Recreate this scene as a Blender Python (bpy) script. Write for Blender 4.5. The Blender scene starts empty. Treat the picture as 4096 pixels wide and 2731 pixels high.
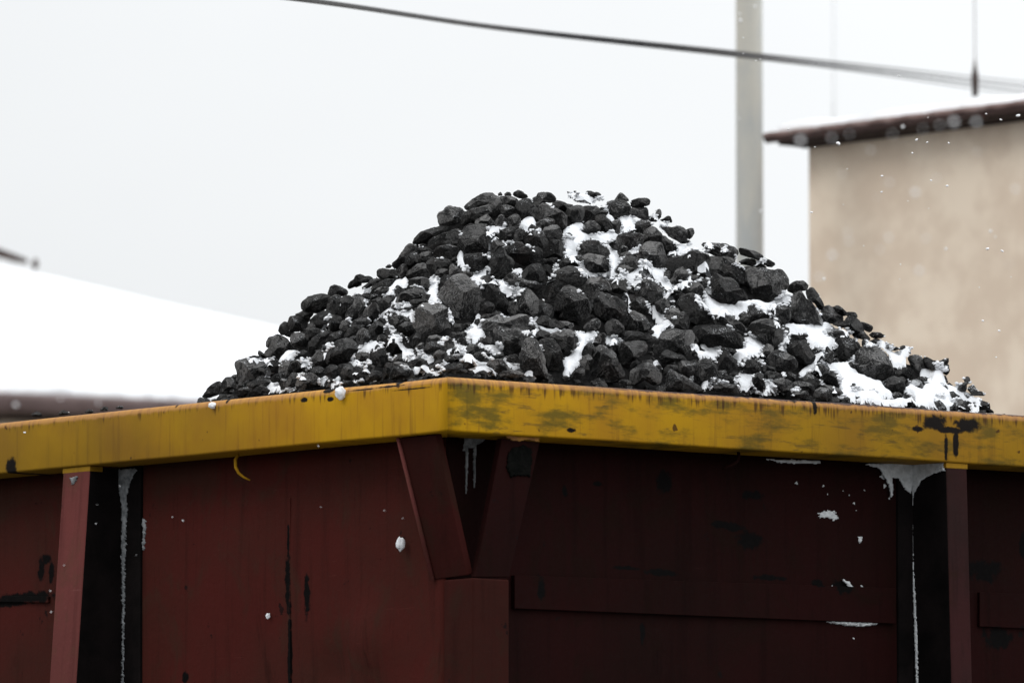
# outlines of the coal lumps and of the snow lying on the heap, read off the photograph in tiles
# (tile origin x, y, photo pixels per unit); "short phrase;label=" marks the lumps other labels refer to
COAL = [
((800,1080,3.444), '''
the lowest roof-side lump;jagged dark coal lump at the very foot of the heap nearest the snowy roof=2,148 4,143 9,137 15,132 22,129 27,135 24,144 10,148
26,130 30,125 36,125 41,130 43,138 40,146 27,147 24,140
34,126 38,122 43,121 43,130 38,128
the broad dark block;broad dark coal block with a snow ledge on top, low on the roof-side slope=41,108 47,103 54,102 62,106 73,107 80,112 80,118 77,125 70,127 58,130 50,133 43,130 44,117 42,113
67,96 69,93 73,96 77,100 77,103 70,102
54,102 62,99 69,100 70,103 60,104
77,83 80,78 86,77 86,85 79,90 76,88
the skyline pyramid lump;rough pyramid-faced coal lump on the low skyline toward the snowy roof=74,97 80,89 86,77 90,75 100,80 107,88 105,95 99,100 90,102 78,101
105,80 107,74 115,73 122,75 126,79 124,85 118,91 110,90 106,86
122,74 127,69 133,67 139,69 140,73 136,77 128,82 124,80
98,76 101,71 107,70 110,74 105,78
91,70 93,64 98,60 103,62 103,70 99,75 94,75
102,62 105,54 112,53 120,56 125,62 124,68 119,71 110,71 104,69
105,52 112,51 120,47 130,48 132,51 128,55 125,62 120,56 112,53
the blunt skyline snout;blunt snout-shaped coal lump jutting from the skyline halfway down the roof-side slope=118,42 119,37 126,31 135,29 140,28 150,30 152,36 148,42 143,47 136,50 128,48 120,46
149,26 152,19 156,17 162,19 169,23 172,26 168,30 158,31 150,32
150,33 157,29 164,31 163,38 160,46 155,52 145,52 146,46
160,47 164,40 163,34 168,30 174,30 178,35 177,45 172,52 166,53
128,57 134,52 143,48 152,48 153,54 150,60 146,66 136,67 129,63
123,68 127,62 132,61 135,66 130,70 125,72
149,60 153,53 160,53 165,56 163,63 162,70 156,73 150,68
162,66 165,59 172,58 178,60 176,67 168,70 163,69
126,84 131,79 140,73 150,70 152,76 147,80 140,84 137,92 135,97 129,100 126,92
150,76 154,73 163,71 168,73 166,79 158,85 153,82
109,100 113,96 120,93 126,96 127,102 122,104 113,104
127,105 133,98 140,92 147,96 149,104 148,112 140,114 133,110
79,108 83,104 88,103 92,108 93,114 91,119 83,119 81,113
91,118 93,110 96,106 101,105 106,108 108,116 105,122 97,124 93,122
106,108 112,104 119,104 123,108 122,117 115,119 109,118
82,127 86,122 92,120 96,122 95,128 90,131 84,130
92,132 95,126 101,127 103,131 99,136 94,137
98,136 102,126 106,120 112,120 115,125 112,132 108,138 102,139
the dark hump above the rim;wide dark coal hump just above the yellow rim on the roof-side slope=111,134 114,126 121,120 129,120 136,124 140,130 138,136 128,138 112,138
54,135 56,131 62,128 72,128 80,126 84,131 85,137 76,138 66,136 58,137
43,141 46,137 54,136 60,140 61,144 50,146 43,145
61,141 65,136 71,134 77,136 82,141 78,142 66,144
128,118 132,113 139,112 144,115 145,122 138,126 131,124
145,118 147,113 152,110 158,111 162,116 160,123 153,126 147,123
148,128 151,125 156,126 156,131 150,131
'''),
((1300,1050,3.188), '''
the slanting brick-like block;slanting brick-like coal block with a dark underside on the lower roof-side slope=0,119 8,105 14,99 25,96 33,97 41,105 40,112 33,120 30,127 15,129 4,126 0,122
16,133 18,128 24,127 29,129 30,134 24,138 18,138
20,139 24,131 29,128 35,131 37,137 36,144 30,147 23,146
35,134 38,130 44,131 48,136 50,143 46,149 40,146 36,144
21,150 25,148 35,149 38,152 30,155 21,154
38,118 39,114 44,112 52,113 56,115 55,120 52,124 43,123
the squat cube lump;squat cube-like coal lump with snow around it, low on the roof-side slope=57,120 58,111 63,110 71,108 75,110 78,115 82,123 80,127 72,131 62,129 58,126
50,133 52,129 57,128 62,130 60,137 54,142 51,138
51,145 55,140 62,136 69,137 72,141 70,146 60,149 52,149
72,142 74,132 77,126 83,126 86,132 84,140 77,146 73,146
the dark wedge by the rim;dark wedge of coal touching the yellow rim a little roof-side of its corner=80,143 84,135 90,129 96,132 101,137 108,141 100,145 86,147 80,146
85,125 92,124 103,127 109,131 112,137 105,138 97,133 88,129
103,125 110,122 118,120 126,122 129,128 127,134 121,131 112,130 106,129
85,123 88,118 92,116 96,119 98,124 93,127 87,126
103,117 106,115 109,117 107,119
the frosted round lump;rounded coal lump with a frosted crown below the layered two-step block=74,100 75,95 82,90 92,88 100,93 105,100 109,107 104,111 94,113 84,113 77,110
65,97 67,92 72,90 77,93 76,99 71,101 66,100
55,85 57,79 64,74 70,75 75,80 74,87 68,91 60,91 56,88
66,72 70,69 75,71 78,76 74,79 69,76
80,75 82,70 88,66 96,67 103,69 107,74 100,78 94,81 88,83 82,80
78,69 80,65 85,63 92,65 90,67 83,69 80,73
91,86 93,80 98,76 104,74 110,76 112,82 111,88 105,93 98,90 93,89
108,103 110,95 115,88 121,88 120,95 116,102 111,107
38,95 42,86 48,82 54,86 57,92 55,99 48,102 41,102
24,90 29,83 36,79 45,78 51,80 50,85 42,88 36,93 27,94 24,92
32,78 37,72 45,69 54,70 56,75 52,81 44,80 35,80
28,98 32,93 38,92 42,98 41,103 34,101
the knobbly upright lump;knobbly upright coal lump in the middle of the roof-side slope=25,67 28,59 34,54 38,46 45,44 51,48 51,55 48,62 44,70 38,73 30,73
33,46 34,42 39,40 45,42 47,46 41,49 35,51
46,44 48,39 53,38 56,42 56,46 50,47
47,66 51,58 57,53 63,51 67,55 68,62 65,70 60,74 52,71
57,49 62,46 70,44 74,51 76,59 73,62 69,62 66,54 60,51
56,44 59,40 66,39 70,44 63,46 58,47
72,47 77,42 85,41 89,44 84,50 80,58 76,61 74,53
83,59 85,53 91,53 96,56 90,60 85,61
91,59 99,56 108,56 108,60 101,61 94,61
the pitted oval lump;pitted oval coal lump set in snow above the layered two-step block=89,47 96,37 105,34 118,31 124,35 129,41 128,44 118,46 107,48 98,51 91,51
87,40 87,33 91,28 96,32 95,38 91,41
105,49 111,46 122,46 129,47 129,51 118,54 110,54
the two-step block;large layered coal block stepping down in two tiers, beside the biggest round boulder=112,65 117,58 123,52 132,51 143,53 150,56 156,62 157,68 154,75 158,83 157,92 148,94 135,91 120,88 111,80 113,72
the biggest round boulder;biggest rounded coal boulder of the heap, flecked with snow, standing above the rim's corner=142,40 146,35 152,27 162,18 171,15 180,20 187,26 192,33 195,40 194,48 192,60 190,66 183,72 173,74 162,71 158,63 157,57 150,50 144,45
142,28 144,22 150,16 160,17 162,20 155,26 150,33 145,32
104,25 106,20 115,18 127,19 133,25 136,31 133,35 125,33 115,29 108,29
56,33 62,27 70,24 80,20 86,21 88,25 84,31 77,31 70,30 60,34
60,37 65,32 72,30 79,31 82,36 75,39 66,38
45,31 52,27 58,21 66,20 71,23 62,28 54,32 48,33
the low skyline ledge lump;low ledge-like coal lump on the skyline with snow lying under its lip=28,30 30,25 37,20 39,16 44,15 49,17 56,18 61,21 55,25 45,26 36,31 32,33
36,29 39,26 46,25 45,29 39,31
65,13 68,8 73,7 81,9 88,8 92,13 94,20 91,23 82,21 73,20 66,18
76,5 80,2 84,4 82,7 77,7
102,19 104,10 108,8 117,2 124,1 130,7 131,17 126,20 115,18 106,21
138,15 141,9 147,8 154,9 155,14 149,18 141,19
156,14 157,3 161,2 169,8 172,13 166,17 160,17
171,14 176,10 186,14 184,18 178,19
158,85 162,77 170,77 174,78 173,83 168,86 160,86
174,77 182,75 185,80 175,85
156,93 158,87 165,88 176,86 178,92 172,94 160,95
164,98 169,95 178,94 183,98 184,102 175,104 167,103
126,99 131,92 140,91 146,93 147,97 138,100 130,101
124,108 128,101 136,99 145,103 152,108 144,110 137,112 130,116 125,114
111,112 114,106 120,101 124,100 124,108 120,117 114,117
150,101 152,96 157,94 161,99 163,106 160,112 155,115 151,108
159,113 161,107 166,104 172,108 176,110 172,115 164,116
135,115 142,110 149,111 154,115 150,120 142,124 137,120
150,122 153,116 160,117 164,121 160,125 153,125
130,132 136,128 142,127 146,132 143,136 134,136
137,127 140,122 147,122 148,127 142,130
149,136 152,130 159,127 164,129 170,125 173,131 167,137 157,138 151,138
163,138 170,133 177,134 179,138 170,140
the little pyramid lump;little pyramid of coal set in snow just above the rim's yellow corner=172,124 177,118 180,117 187,123 190,128 186,133 177,133 174,128
177,107 182,102 190,103 195,107 192,112 184,116 179,113
'''),
((1500,740,2.551), '''
the wrinkled shoulder boulder;grey wrinkled coal boulder forming the upright roof-side shoulder of the summit=99,47 101,42 109,40 113,34 118,33 124,36 134,37 138,41 139,55 138,67 133,71 125,66 110,66 103,65 100,55
the summit dome;smooth domed coal boulder at the roof-side end of the summit=140,34 145,28 152,22 160,18 169,14 183,12 190,17 195,21 196,29 191,34 183,28 175,29 165,35 155,37 147,41 140,42
137,47 142,41 152,38 165,35 174,30 180,38 183,45 178,48 170,51 162,51 158,55 150,58 145,63 138,66 136,56
157,60 159,54 165,51 176,46 181,52 189,60 184,63 174,63 165,64 158,63
172,32 182,24 194,22 200,30 195,38 193,47 190,57 185,58 180,46 174,40
193,22 196,18 205,17 213,18 222,22 226,30 222,36 216,34 206,30 200,34 196,30
193,17 194,13 197,11 199,14 199,17
202,15 207,11 212,12 214,17 207,18
193,37 198,32 206,31 216,35 222,40 224,44 214,47 205,52 198,47
the long skyline loaf;long loaf-shaped coal lump lying along the skyline below the wrinkled shoulder boulder=60,88 62,83 70,74 79,71 92,67 103,65 112,67 121,67 127,70 120,76 112,75 103,77 95,82 86,89 76,91 69,96 63,93
82,91 88,84 96,80 105,77 118,73 128,66 133,70 132,77 130,84 130,92 118,95 106,95 97,97 95,101 87,99
the ridged stack block;ridged coal block at the bottom of a two-piece stack under the long skyline loaf=92,108 96,98 104,95 117,94 126,96 131,102 131,108 125,111 116,116 108,115 97,113
69,95 72,92 78,92 82,95 78,97
the steep skyline slab;steep slab of coal edging the skyline below the long skyline loaf=25,128 30,121 37,112 44,103 47,96 52,94 58,93 63,97 70,101 72,104 64,106 57,107 50,115 45,124 37,132
70,100 76,97 84,97 88,101 88,104 80,105 73,104
46,127 48,116 55,108 61,106 68,108 70,116 69,122 61,127 53,133 47,132
34,134 40,127 46,123 50,128 51,137 47,143 40,146 37,141
64,116 66,111 74,106 85,104 92,106 93,112 85,118 80,122 70,123 66,121
82,120 90,113 100,116 110,115 118,118 123,123 118,130 111,133 104,128 98,126 95,134 91,143 87,144 85,136 82,128
118,119 122,114 127,112 129,117 126,122 122,122
the tall speckled block;tall speckled grey coal block below the wrinkled shoulder boulder=134,80 138,71 146,66 158,63 168,62 175,64 178,75 178,85 176,92 176,103 172,108 160,109 148,108 139,111 132,108 131,92 132,86
137,71 141,65 150,60 158,63 150,68 141,73
140,110 143,108 155,108 165,107 172,110 178,116 180,121 173,127 164,134 156,136 148,134 142,124 140,115
the teardrop boulder;teardrop-shaped coal boulder, pale above and dark below, above the biggest round boulder=181,122 184,113 190,107 195,101 201,99 205,104 206,110 213,116 218,121 217,127 210,133 204,140 196,148 188,149 181,145 179,141 183,132 181,127
179,109 183,107 188,108 186,114 182,118 178,115
181,105 182,95 186,87 193,87 202,91 209,94 205,98 200,100 195,101 190,107 184,107
178,83 186,75 191,74 195,78 194,85 187,88 184,93 178,92
188,66 190,55 196,47 199,46 203,50 205,57 202,64 196,66
'''),
((2000,740,2.551), '''
20,15 23,11 29,8 36,11 40,16 42,20 36,22 28,20 22,17
the wide winged lump;wide winged coal lump with a dark hollow beneath, in the upper middle of the heap=8,99 10,94 18,95 27,89 35,90 38,94 47,98 58,97 66,104 64,114 57,117 48,118 45,125 37,126 27,121 16,112 9,106
1,76 2,70 10,68 20,66 30,66 32,70 24,72 20,79 19,85 12,89 5,87 0,85
20,80 22,74 30,69 37,71 40,74 36,80 37,86 28,89 22,86
36,83 40,75 50,71 60,72 66,73 70,80 74,87 75,92 70,98 66,102 58,97 47,95 39,90
9,62 11,53 18,48 25,46 31,50 32,59 29,65 20,67 12,67
27,40 24,35 28,27 36,23 45,22 50,26 52,33 58,37 59,42 55,50 54,58 48,57 40,56 34,57 32,48
the round summit lump;rounded rough coal lump standing clear on the summit skyline beside a snow strip=51,28 52,20 58,17 60,13 67,12 75,12 81,14 83,17 87,21 86,26 80,29 72,27 66,30 62,37 55,35
the leaning summit block;large leaning coal block just below the round summit lump=55,52 58,42 62,34 68,28 74,29 80,34 90,38 98,42 103,48 103,60 101,70 97,75 90,63 86,56 80,52 68,53 60,58 55,60
53,70 54,62 62,56 72,52 80,52 86,57 88,62 78,64 70,66 66,70 60,71
66,71 72,66 80,64 89,63 94,69 97,77 99,86 94,89 85,87 77,89 72,80
82,29 86,25 92,24 100,27 107,30 115,31 116,34 108,37 104,43 97,41 88,37
103,46 106,38 114,34 122,32 129,34 132,39 131,48 127,58 118,60 108,57 104,52
128,34 138,33 150,34 156,37 156,42 150,45 148,54 143,57 134,55 131,46 132,38
156,38 158,35 163,35 165,38 160,41
149,47 156,41 165,39 170,43 166,48 158,50 150,51
168,33 169,26 175,25 186,24 196,26 202,31 205,40 202,48 192,51 180,52 172,48 168,42
the pointed summit tip;pointed triangular tip of coal standing on the summit skyline=179,24 184,17 189,12 193,14 199,20 202,26 195,26 186,25
the snow-crusted summit lump;snow-crusted coal lump lying low on the snowy middle of the summit=97,14 100,9 105,7 111,11 116,18 120,24 130,28 142,27 150,28 146,22 138,20 128,17 116,15 106,14
114,10 118,9 125,12 122,15
134,14 138,9 143,9 148,12 151,11 156,13 161,20 152,22 144,24 138,20 135,18
206,26 209,22 217,21 230,21 235,24 235,29 231,33 222,35 213,37 206,34
203,40 207,35 216,37 226,35 231,37 232,47 232,56 224,55 215,50 207,48
147,52 149,50 158,47 165,47 170,54 174,62 178,70 175,74 168,76 163,76 158,68 152,59
176,65 177,57 182,54 188,54 190,61 190,74 184,79 179,80 177,72
the snowbound wedge;wedge of coal lying in the big snow patch below the summit=124,73 130,68 129,66 136,59 141,56 148,57 153,62 158,68 154,73 145,76 136,76 130,77
100,79 104,76 109,75 114,79 114,84 110,87 105,83
the domed snowbank lump;domed coal lump at the lower edge of the big snow patch below the summit=118,114 122,104 126,93 132,88 142,87 150,87 157,91 163,96 170,103 174,110 168,112 158,111 148,109 135,112 129,117 122,116
the square snowbank block;squarish coal block with snow on either side, below the domed snowbank lump=130,116 134,109 142,107 150,110 162,112 170,119 172,127 170,136 160,137 148,138 140,138 136,134 134,126 131,122
66,108 68,101 75,96 78,89 88,86 95,88 100,95 102,104 98,110 95,116 84,116 72,114 67,113
72,122 74,116 82,114 91,115 91,121 87,125 78,124
47,121 52,115 62,117 70,115 72,119 71,124 60,124 50,125
83,131 90,124 98,119 105,114 114,116 120,122 124,125 121,130 112,129 102,133 94,137 88,138
35,138 42,130 50,125 58,124 64,125 68,133 71,143 71,150 66,154 56,150 44,149 36,146
64,126 74,125 80,128 82,136 81,143 74,143 70,137
4,151 10,145 18,137 24,136 28,142 34,147 44,150 56,151 64,155 62,162 52,168 44,160 30,162 14,156
184,82 188,77 196,75 206,75 214,76 222,76 225,82 222,92 215,96 212,101 204,104 198,97 190,96 186,90
170,92 174,86 181,85 185,90 186,98 182,103 176,99
184,105 188,99 193,95 199,97 201,104 194,108 187,110
186,113 190,107 200,105 208,109 200,112 192,116
186,124 190,119 196,112 208,111 216,115 220,119 218,126 214,132 208,131 200,128 192,126
180,133 184,127 192,126 202,128 211,132 209,137 196,140 186,142 180,138
222,119 228,117 235,120 235,132 228,130 224,124
'''),
((1800,1060,3.188), '''
the long loaf boulder;long loaf-shaped coal boulder lying aslant in the very middle of the heap=108,29 112,24 122,18 131,10 140,5 150,2 158,3 165,8 169,15 170,20 165,30 150,27 144,31 140,38 134,44 125,48 116,45 110,38
the big angular boulder;big angular coal boulder with a dark underside, beneath the long loaf boulder=131,51 134,40 139,35 144,28 149,26 156,29 164,34 170,40 175,48 176,56 172,65 164,70 152,69 143,68 136,61 132,57
110,60 112,54 116,48 122,49 128,52 130,60 128,66 120,67 112,65
74,48 82,42 88,36 95,31 100,31 106,38 111,45 110,55 108,64 100,65 90,61 80,63 74,58 73,53
46,30 50,24 56,24 61,30 66,37 71,44 74,52 76,56 72,61 66,62 60,60 56,52 50,44 46,37
40,20 44,15 50,16 58,20 61,24 60,29 55,24 48,25 44,31 40,28
39,56 43,49 47,46 53,48 56,52 54,57 50,61 44,61 41,59
38,66 42,62 50,61 52,64 46,68 40,69
53,61 58,58 64,59 66,63 60,65 53,65
the bone-shaped lump;long bone-shaped coal lump lying level across the lower middle of the heap=33,79 38,73 46,66 53,64 62,62 68,66 77,66 83,60 90,60 95,62 99,67 100,76 97,82 90,83 80,80 70,77 62,79 56,84 53,89 46,90 38,86 34,82
50,95 56,88 56,81 62,77 70,79 78,82 84,79 88,82 91,88 95,92 93,98 90,106 85,111 78,113 70,112 66,106 60,98 54,97
the tombstone lump;tall tombstone-like coal lump standing on the rim just house-side of its corner=93,99 96,93 103,91 108,94 113,103 116,110 119,118 119,126 122,133 121,139 114,142 104,140 94,135 89,130 87,122 88,113 91,106
111,97 118,93 125,92 133,96 138,104 140,113 140,122 142,127 138,134 132,130 124,132 122,128 120,118 116,108 113,103
123,88 132,85 142,82 150,81 157,86 160,93 159,102 154,107 146,104 137,104 136,98 129,92
104,92 110,84 114,81 122,84 127,86 122,90 116,93 108,96 105,95
107,73 111,67 116,64 122,64 128,69 132,74 131,80 124,80 114,76
132,74 138,70 148,71 156,75 152,80 142,80 134,79
100,82 100,76 104,73 107,76 106,81 103,84
168,77 172,73 177,69 184,68 188,72 184,79 176,81
35,96 38,91 46,90 51,90 52,95 50,100 42,100 37,98
20,106 24,101 32,100 37,104 37,109 30,110 25,113 21,111
37,108 41,104 48,104 51,109 48,112 41,110
28,115 32,110 38,109 45,113 50,118 46,122 38,121 31,117
54,113 58,111 66,111 68,114 62,117 56,117
60,118 68,115 76,113 82,112 86,116 87,123 80,124 72,121 64,118
46,127 50,119 58,118 67,119 71,126 76,131 80,134 74,139 66,140 58,134 52,129
58,138 66,131 76,131 86,133 93,138 92,141 78,141 64,140
'''),
((2300,1060,3.444), '''
7,104 11,95 15,91 19,90 22,95 22,101 19,104 13,105
5,112 10,106 16,104 20,108 21,116 18,123 13,121 8,117
0,122 4,119 11,120 11,127 6,132 1,132 -4,131 -4,126
the bell-shaped lump;large bell-shaped coal lump standing on the rim below the flat slab=19,128 22,122 28,116 30,110 32,103 38,98 44,101 48,106 51,114 55,120 57,127 55,134 48,136 38,136 26,135 20,131
21,106 23,97 28,93 34,94 39,98 34,103 30,108 25,110
36,95 40,92 43,95 44,101 39,99
49,98 50,92 58,90 70,89 80,89 83,94 82,103 76,107 71,108 66,116 62,122 56,120 52,112 50,105
40,92 45,88 50,90 50,100 47,104 43,99
16,90 22,84 29,80 35,79 36,85 33,92 26,95 22,93
35,70 38,66 44,63 50,65 56,71 57,76 52,80 45,82 38,81 36,76
the flat slab;flat slab of coal wedged level in the lower middle of the heap=50,83 53,77 62,76 75,78 86,82 97,86 95,92 88,92 80,89 68,88 58,89 53,87
60,75 63,62 66,54 71,54 78,58 84,63 86,70 84,78 76,77 68,76
63,46 70,40 77,37 82,41 86,49 87,56 84,59 76,57 70,53 65,52
64,44 69,36 76,26 80,17 86,17 93,19 99,26 104,30 103,35 98,39 92,47 88,46 82,39 74,38 69,42
the dark square boulder;dark squarish coal boulder next to the big angular boulder=23,45 25,36 30,31 40,34 50,39 57,45 59,54 58,63 48,68 38,64 30,62 24,54
11,25 13,18 20,15 30,15 38,20 41,28 40,34 33,32 27,33 23,40 21,49 18,48 16,40 12,34
38,19 46,16 56,15 62,19 63,26 60,31 52,33 44,31 41,27
10,72 14,67 21,63 27,63 30,68 28,73 22,76 13,76
93,44 98,41 104,38 109,44 111,49 107,55 101,58 95,52
108,42 114,42 116,48 113,51 109,49
104,59 107,52 113,50 120,51 122,57 117,61 113,66 106,64
113,67 114,62 120,56 126,54 131,60 133,66 131,75 124,77 116,73 113,70
the tilted grey block;tilted grey coal block with snow along its upper edge on the house-side slope=120,43 124,37 130,34 138,33 144,40 149,47 154,54 159,59 158,65 150,68 141,69 136,66 130,60 127,54 121,48
111,29 115,24 120,24 122,32 128,35 123,40 118,42 114,37
121,24 128,19 140,20 147,23 150,30 149,38 144,41 138,34 130,31 124,29
103,13 104,8 110,7 111,12 109,18 105,18
69,17 72,12 77,12 80,16 76,22 73,23
the hulking dark block;hulking dark coal block beside the flat slab, below the tilted grey block=98,84 104,76 114,74 124,76 134,77 139,81 138,90 133,97 130,108 124,102 112,99 104,100 98,106 92,103 91,97 94,90
97,108 100,103 107,98 114,101 122,105 130,109 128,112 119,112 112,113 102,116 98,113
119,113 126,110 136,113 144,114 143,120 138,127 133,131 126,126 120,120
139,127 142,118 148,111 153,109 160,113 165,119 164,126 159,134 152,139 144,138 139,133
the hollow-fronted lump;coal lump with a dark hollow front sitting on the rim, next to the bell-shaped lump=64,134 66,122 74,117 82,113 88,115 95,120 100,128 98,137 90,140 80,133 77,137 70,138 65,137
103,121 108,116 116,116 120,118 119,124 112,120 106,128 103,128
106,138 108,128 110,121 114,121 120,126 128,130 136,136 146,140 150,145 136,145 120,144 108,142
64,120 66,113 72,110 77,115 70,119
49,136 56,132 63,134 66,138 58,139
164,129 168,124 174,122 178,128 176,132 168,131
'''),
((2500,840,2.976), '''
32,13 31,10 42,4 42,0 47,-1 49,4 48,10 43,15 36,16
46,14 52,11 58,8 61,9 63,17 56,17 50,15
the jutting skyline slab;dark coal slab jutting from the skyline just below the summit on the house side=44,21 47,20 55,22 65,23 73,22 79,24 83,29 84,38 80,41 73,43 66,39 59,35 55,29 49,25
82,27 87,25 92,25 93,31 90,36 86,40 84,36
73,44 75,40 80,39 86,41 89,43 84,45 77,45
58,97 65,88 70,80 77,77 84,82 90,86 88,90 80,93 74,97 66,100 60,100
the flaky grey boulder;flaky grey coal boulder with a snowy crest, high on the house-side slope=53,72 55,66 60,62 72,62 80,58 88,53 95,53 101,57 108,60 113,58 114,66 108,75 105,79 99,84 90,86 84,82 77,78 70,80 65,87 58,83 53,78
72,93 80,92 88,88 98,88 98,93 90,95 80,96
72,104 76,100 86,98 98,98 103,102 106,112 105,120 99,119 96,112 88,110 78,109
99,96 103,93 108,92 111,98 110,104 104,106
61,108 65,102 69,101 72,104 74,110 81,114 79,119 72,126 66,117 62,113
the pitted grey boulder;large pitted grey coal boulder in front of the black boulder by the pole=111,112 114,100 115,91 120,86 126,86 134,91 144,93 150,98 153,104 158,110 163,116 170,120 165,122 155,122 148,120 142,124 136,128 128,126 122,123 114,118
the black overhanging block;black overhanging coal block above the pitted grey boulder=104,84 107,79 113,67 117,62 122,63 128,64 138,64 146,68 150,73 157,78 161,84 161,96 157,102 154,104 150,97 142,91 134,90 126,87 118,87 110,91 103,91
101,47 106,43 116,43 127,45 136,46 142,48 150,53 152,58 148,61 150,66 146,69 138,64 128,63 120,61 114,58 108,51
the perched log-like slab;log-like dark coal slab perched on the skyline in front of the concrete pole=153,55 155,50 160,50 167,53 175,55 183,60 190,65 196,70 203,73 204,78 199,80 192,78 186,72 178,67 168,64 158,62
153,72 157,67 165,65 173,66 178,70 186,73 195,77 190,79 178,78 168,75 158,73
the black skyline boulder;big black coal boulder on the skyline between the concrete pole and the beige house=160,77 168,75 178,78 188,79 198,82 207,79 213,84 217,92 219,100 215,107 211,112 207,119 200,120 194,123 185,119 178,116 172,112 166,103 162,96 160,88
54,85 58,81 62,84 61,90 57,95 53,92
16,60 20,52 25,46 33,43 42,44 50,45 52,52 53,60 56,65 52,72 50,77 42,79 37,77 32,68 24,64 17,62
48,38 54,34 58,39 64,43 70,50 69,55 64,59 56,61 53,54 51,46
24,36 26,28 32,25 38,22 42,25 46,29 50,33 48,40 42,42 34,44 26,43
2,30 6,25 12,18 18,14 26,14 35,16 37,20 33,24 26,27 20,31 12,30
'''),
((2800,1080,3.70), '''
the long sausage-like lump;long dark sausage-like coal lump lying level on the lower house-side slope=-8,66 -4,61 6,59 18,60 30,62 36,66 44,70 47,76 46,85 40,87 30,84 18,81 8,79 -4,80 -9,73
14,125 20,122 30,123 38,124 45,132 40,134 24,131 14,130
18,120 24,116 32,114 38,118 38,124 30,122 20,122
0,98 6,96 14,97 19,103 19,108 15,115 8,120 0,118 -6,112 -6,104
15,100 20,92 24,85 29,84 32,90 36,95 41,100 38,107 32,112 24,110 18,105
17,115 20,109 25,109 28,114 24,117
32,112 36,109 41,111 42,115 38,118 34,115
40,105 46,98 50,95 56,96 62,102 65,109 60,113 52,114 44,110
58,97 61,95 68,101 72,104 70,109 65,110 62,102
the snow-flanked oval block;large oval coal block with a deep snow drift on its roof side=52,66 56,58 62,54 70,53 78,55 84,59 89,64 91,70 88,77 83,84 78,87 72,80 66,75 60,70 55,69
68,84 73,80 80,83 78,90 74,97 68,95 66,90
46,57 49,50 54,43 58,38 64,39 70,43 74,48 75,54 68,53 60,55 54,58 50,63 47,62
73,43 78,39 84,36 92,39 97,43 98,52 95,57 88,58 80,50 76,47
79,53 84,50 88,56 86,60 81,57
the tall dark spire lump;tall dark spire-shaped coal lump on the house-side slope in front of the beige wall=97,40 100,32 103,26 108,22 113,24 114,32 120,34 125,42 130,52 135,56 130,60 116,60 104,58 98,52
95,20 98,15 104,12 112,12 117,17 115,22 110,23 104,26 96,23
115,24 119,19 123,19 128,26 132,34 134,40 130,46 124,36 117,31
90,28 95,26 101,28 100,33 94,32
131,47 135,40 140,38 146,42 152,48 156,54 148,57 138,58 133,54
143,40 150,38 156,43 160,48 154,50 148,46
157,48 160,45 168,46 170,51 164,53
144,58 150,54 156,55 162,50 166,50 171,54 176,60 178,70 174,74 166,72 160,64 150,61 144,60
133,65 140,63 150,64 160,69 163,73 154,76 148,80 144,77 138,70
145,85 150,76 158,73 168,76 172,80 172,88 166,96 158,99 150,96 146,92
the dark anvil lump;dark anvil-shaped coal lump with snow behind it, below the tall dark spire lump=93,82 98,77 108,77 115,76 118,84 122,90 125,95 122,100 114,104 106,95 96,90
73,97 77,90 84,86 94,90 102,95 105,99 103,107 96,111 84,109 76,104
96,70 100,69 108,71 116,68 117,72 108,76 101,78 97,75
122,86 127,83 133,84 134,90 128,94 123,93
128,96 134,91 143,88 144,96 141,102 133,100
124,104 128,101 135,104 138,108 133,113 128,109
130,118 134,112 141,108 148,112 151,117 151,123 146,128 138,124 131,122
108,119 114,114 119,110 123,115 131,121 124,126 114,122
69,113 74,109 84,111 90,114 92,118 84,120 76,118 70,117
56,122 58,114 64,111 69,113 69,120 71,128 67,133 60,130
78,123 80,118 90,117 100,121 98,129 92,133 86,130
90,113 98,110 104,114 103,120 98,122 92,117
98,128 102,121 108,120 118,122 124,126 122,134 118,136 112,130 100,130
97,136 100,130 108,130 116,131 118,136 110,138 100,138
122,137 125,130 130,127 138,128 142,132 142,139 132,139
124,124 130,123 142,125 150,128 156,134 150,138 143,138 141,130 132,126
70,106 74,103 80,105 82,109 76,110
21,52 22,48 26,46 32,47 36,52 42,55 48,62 48,69 42,69 36,65 30,62 24,58
'''),
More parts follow.
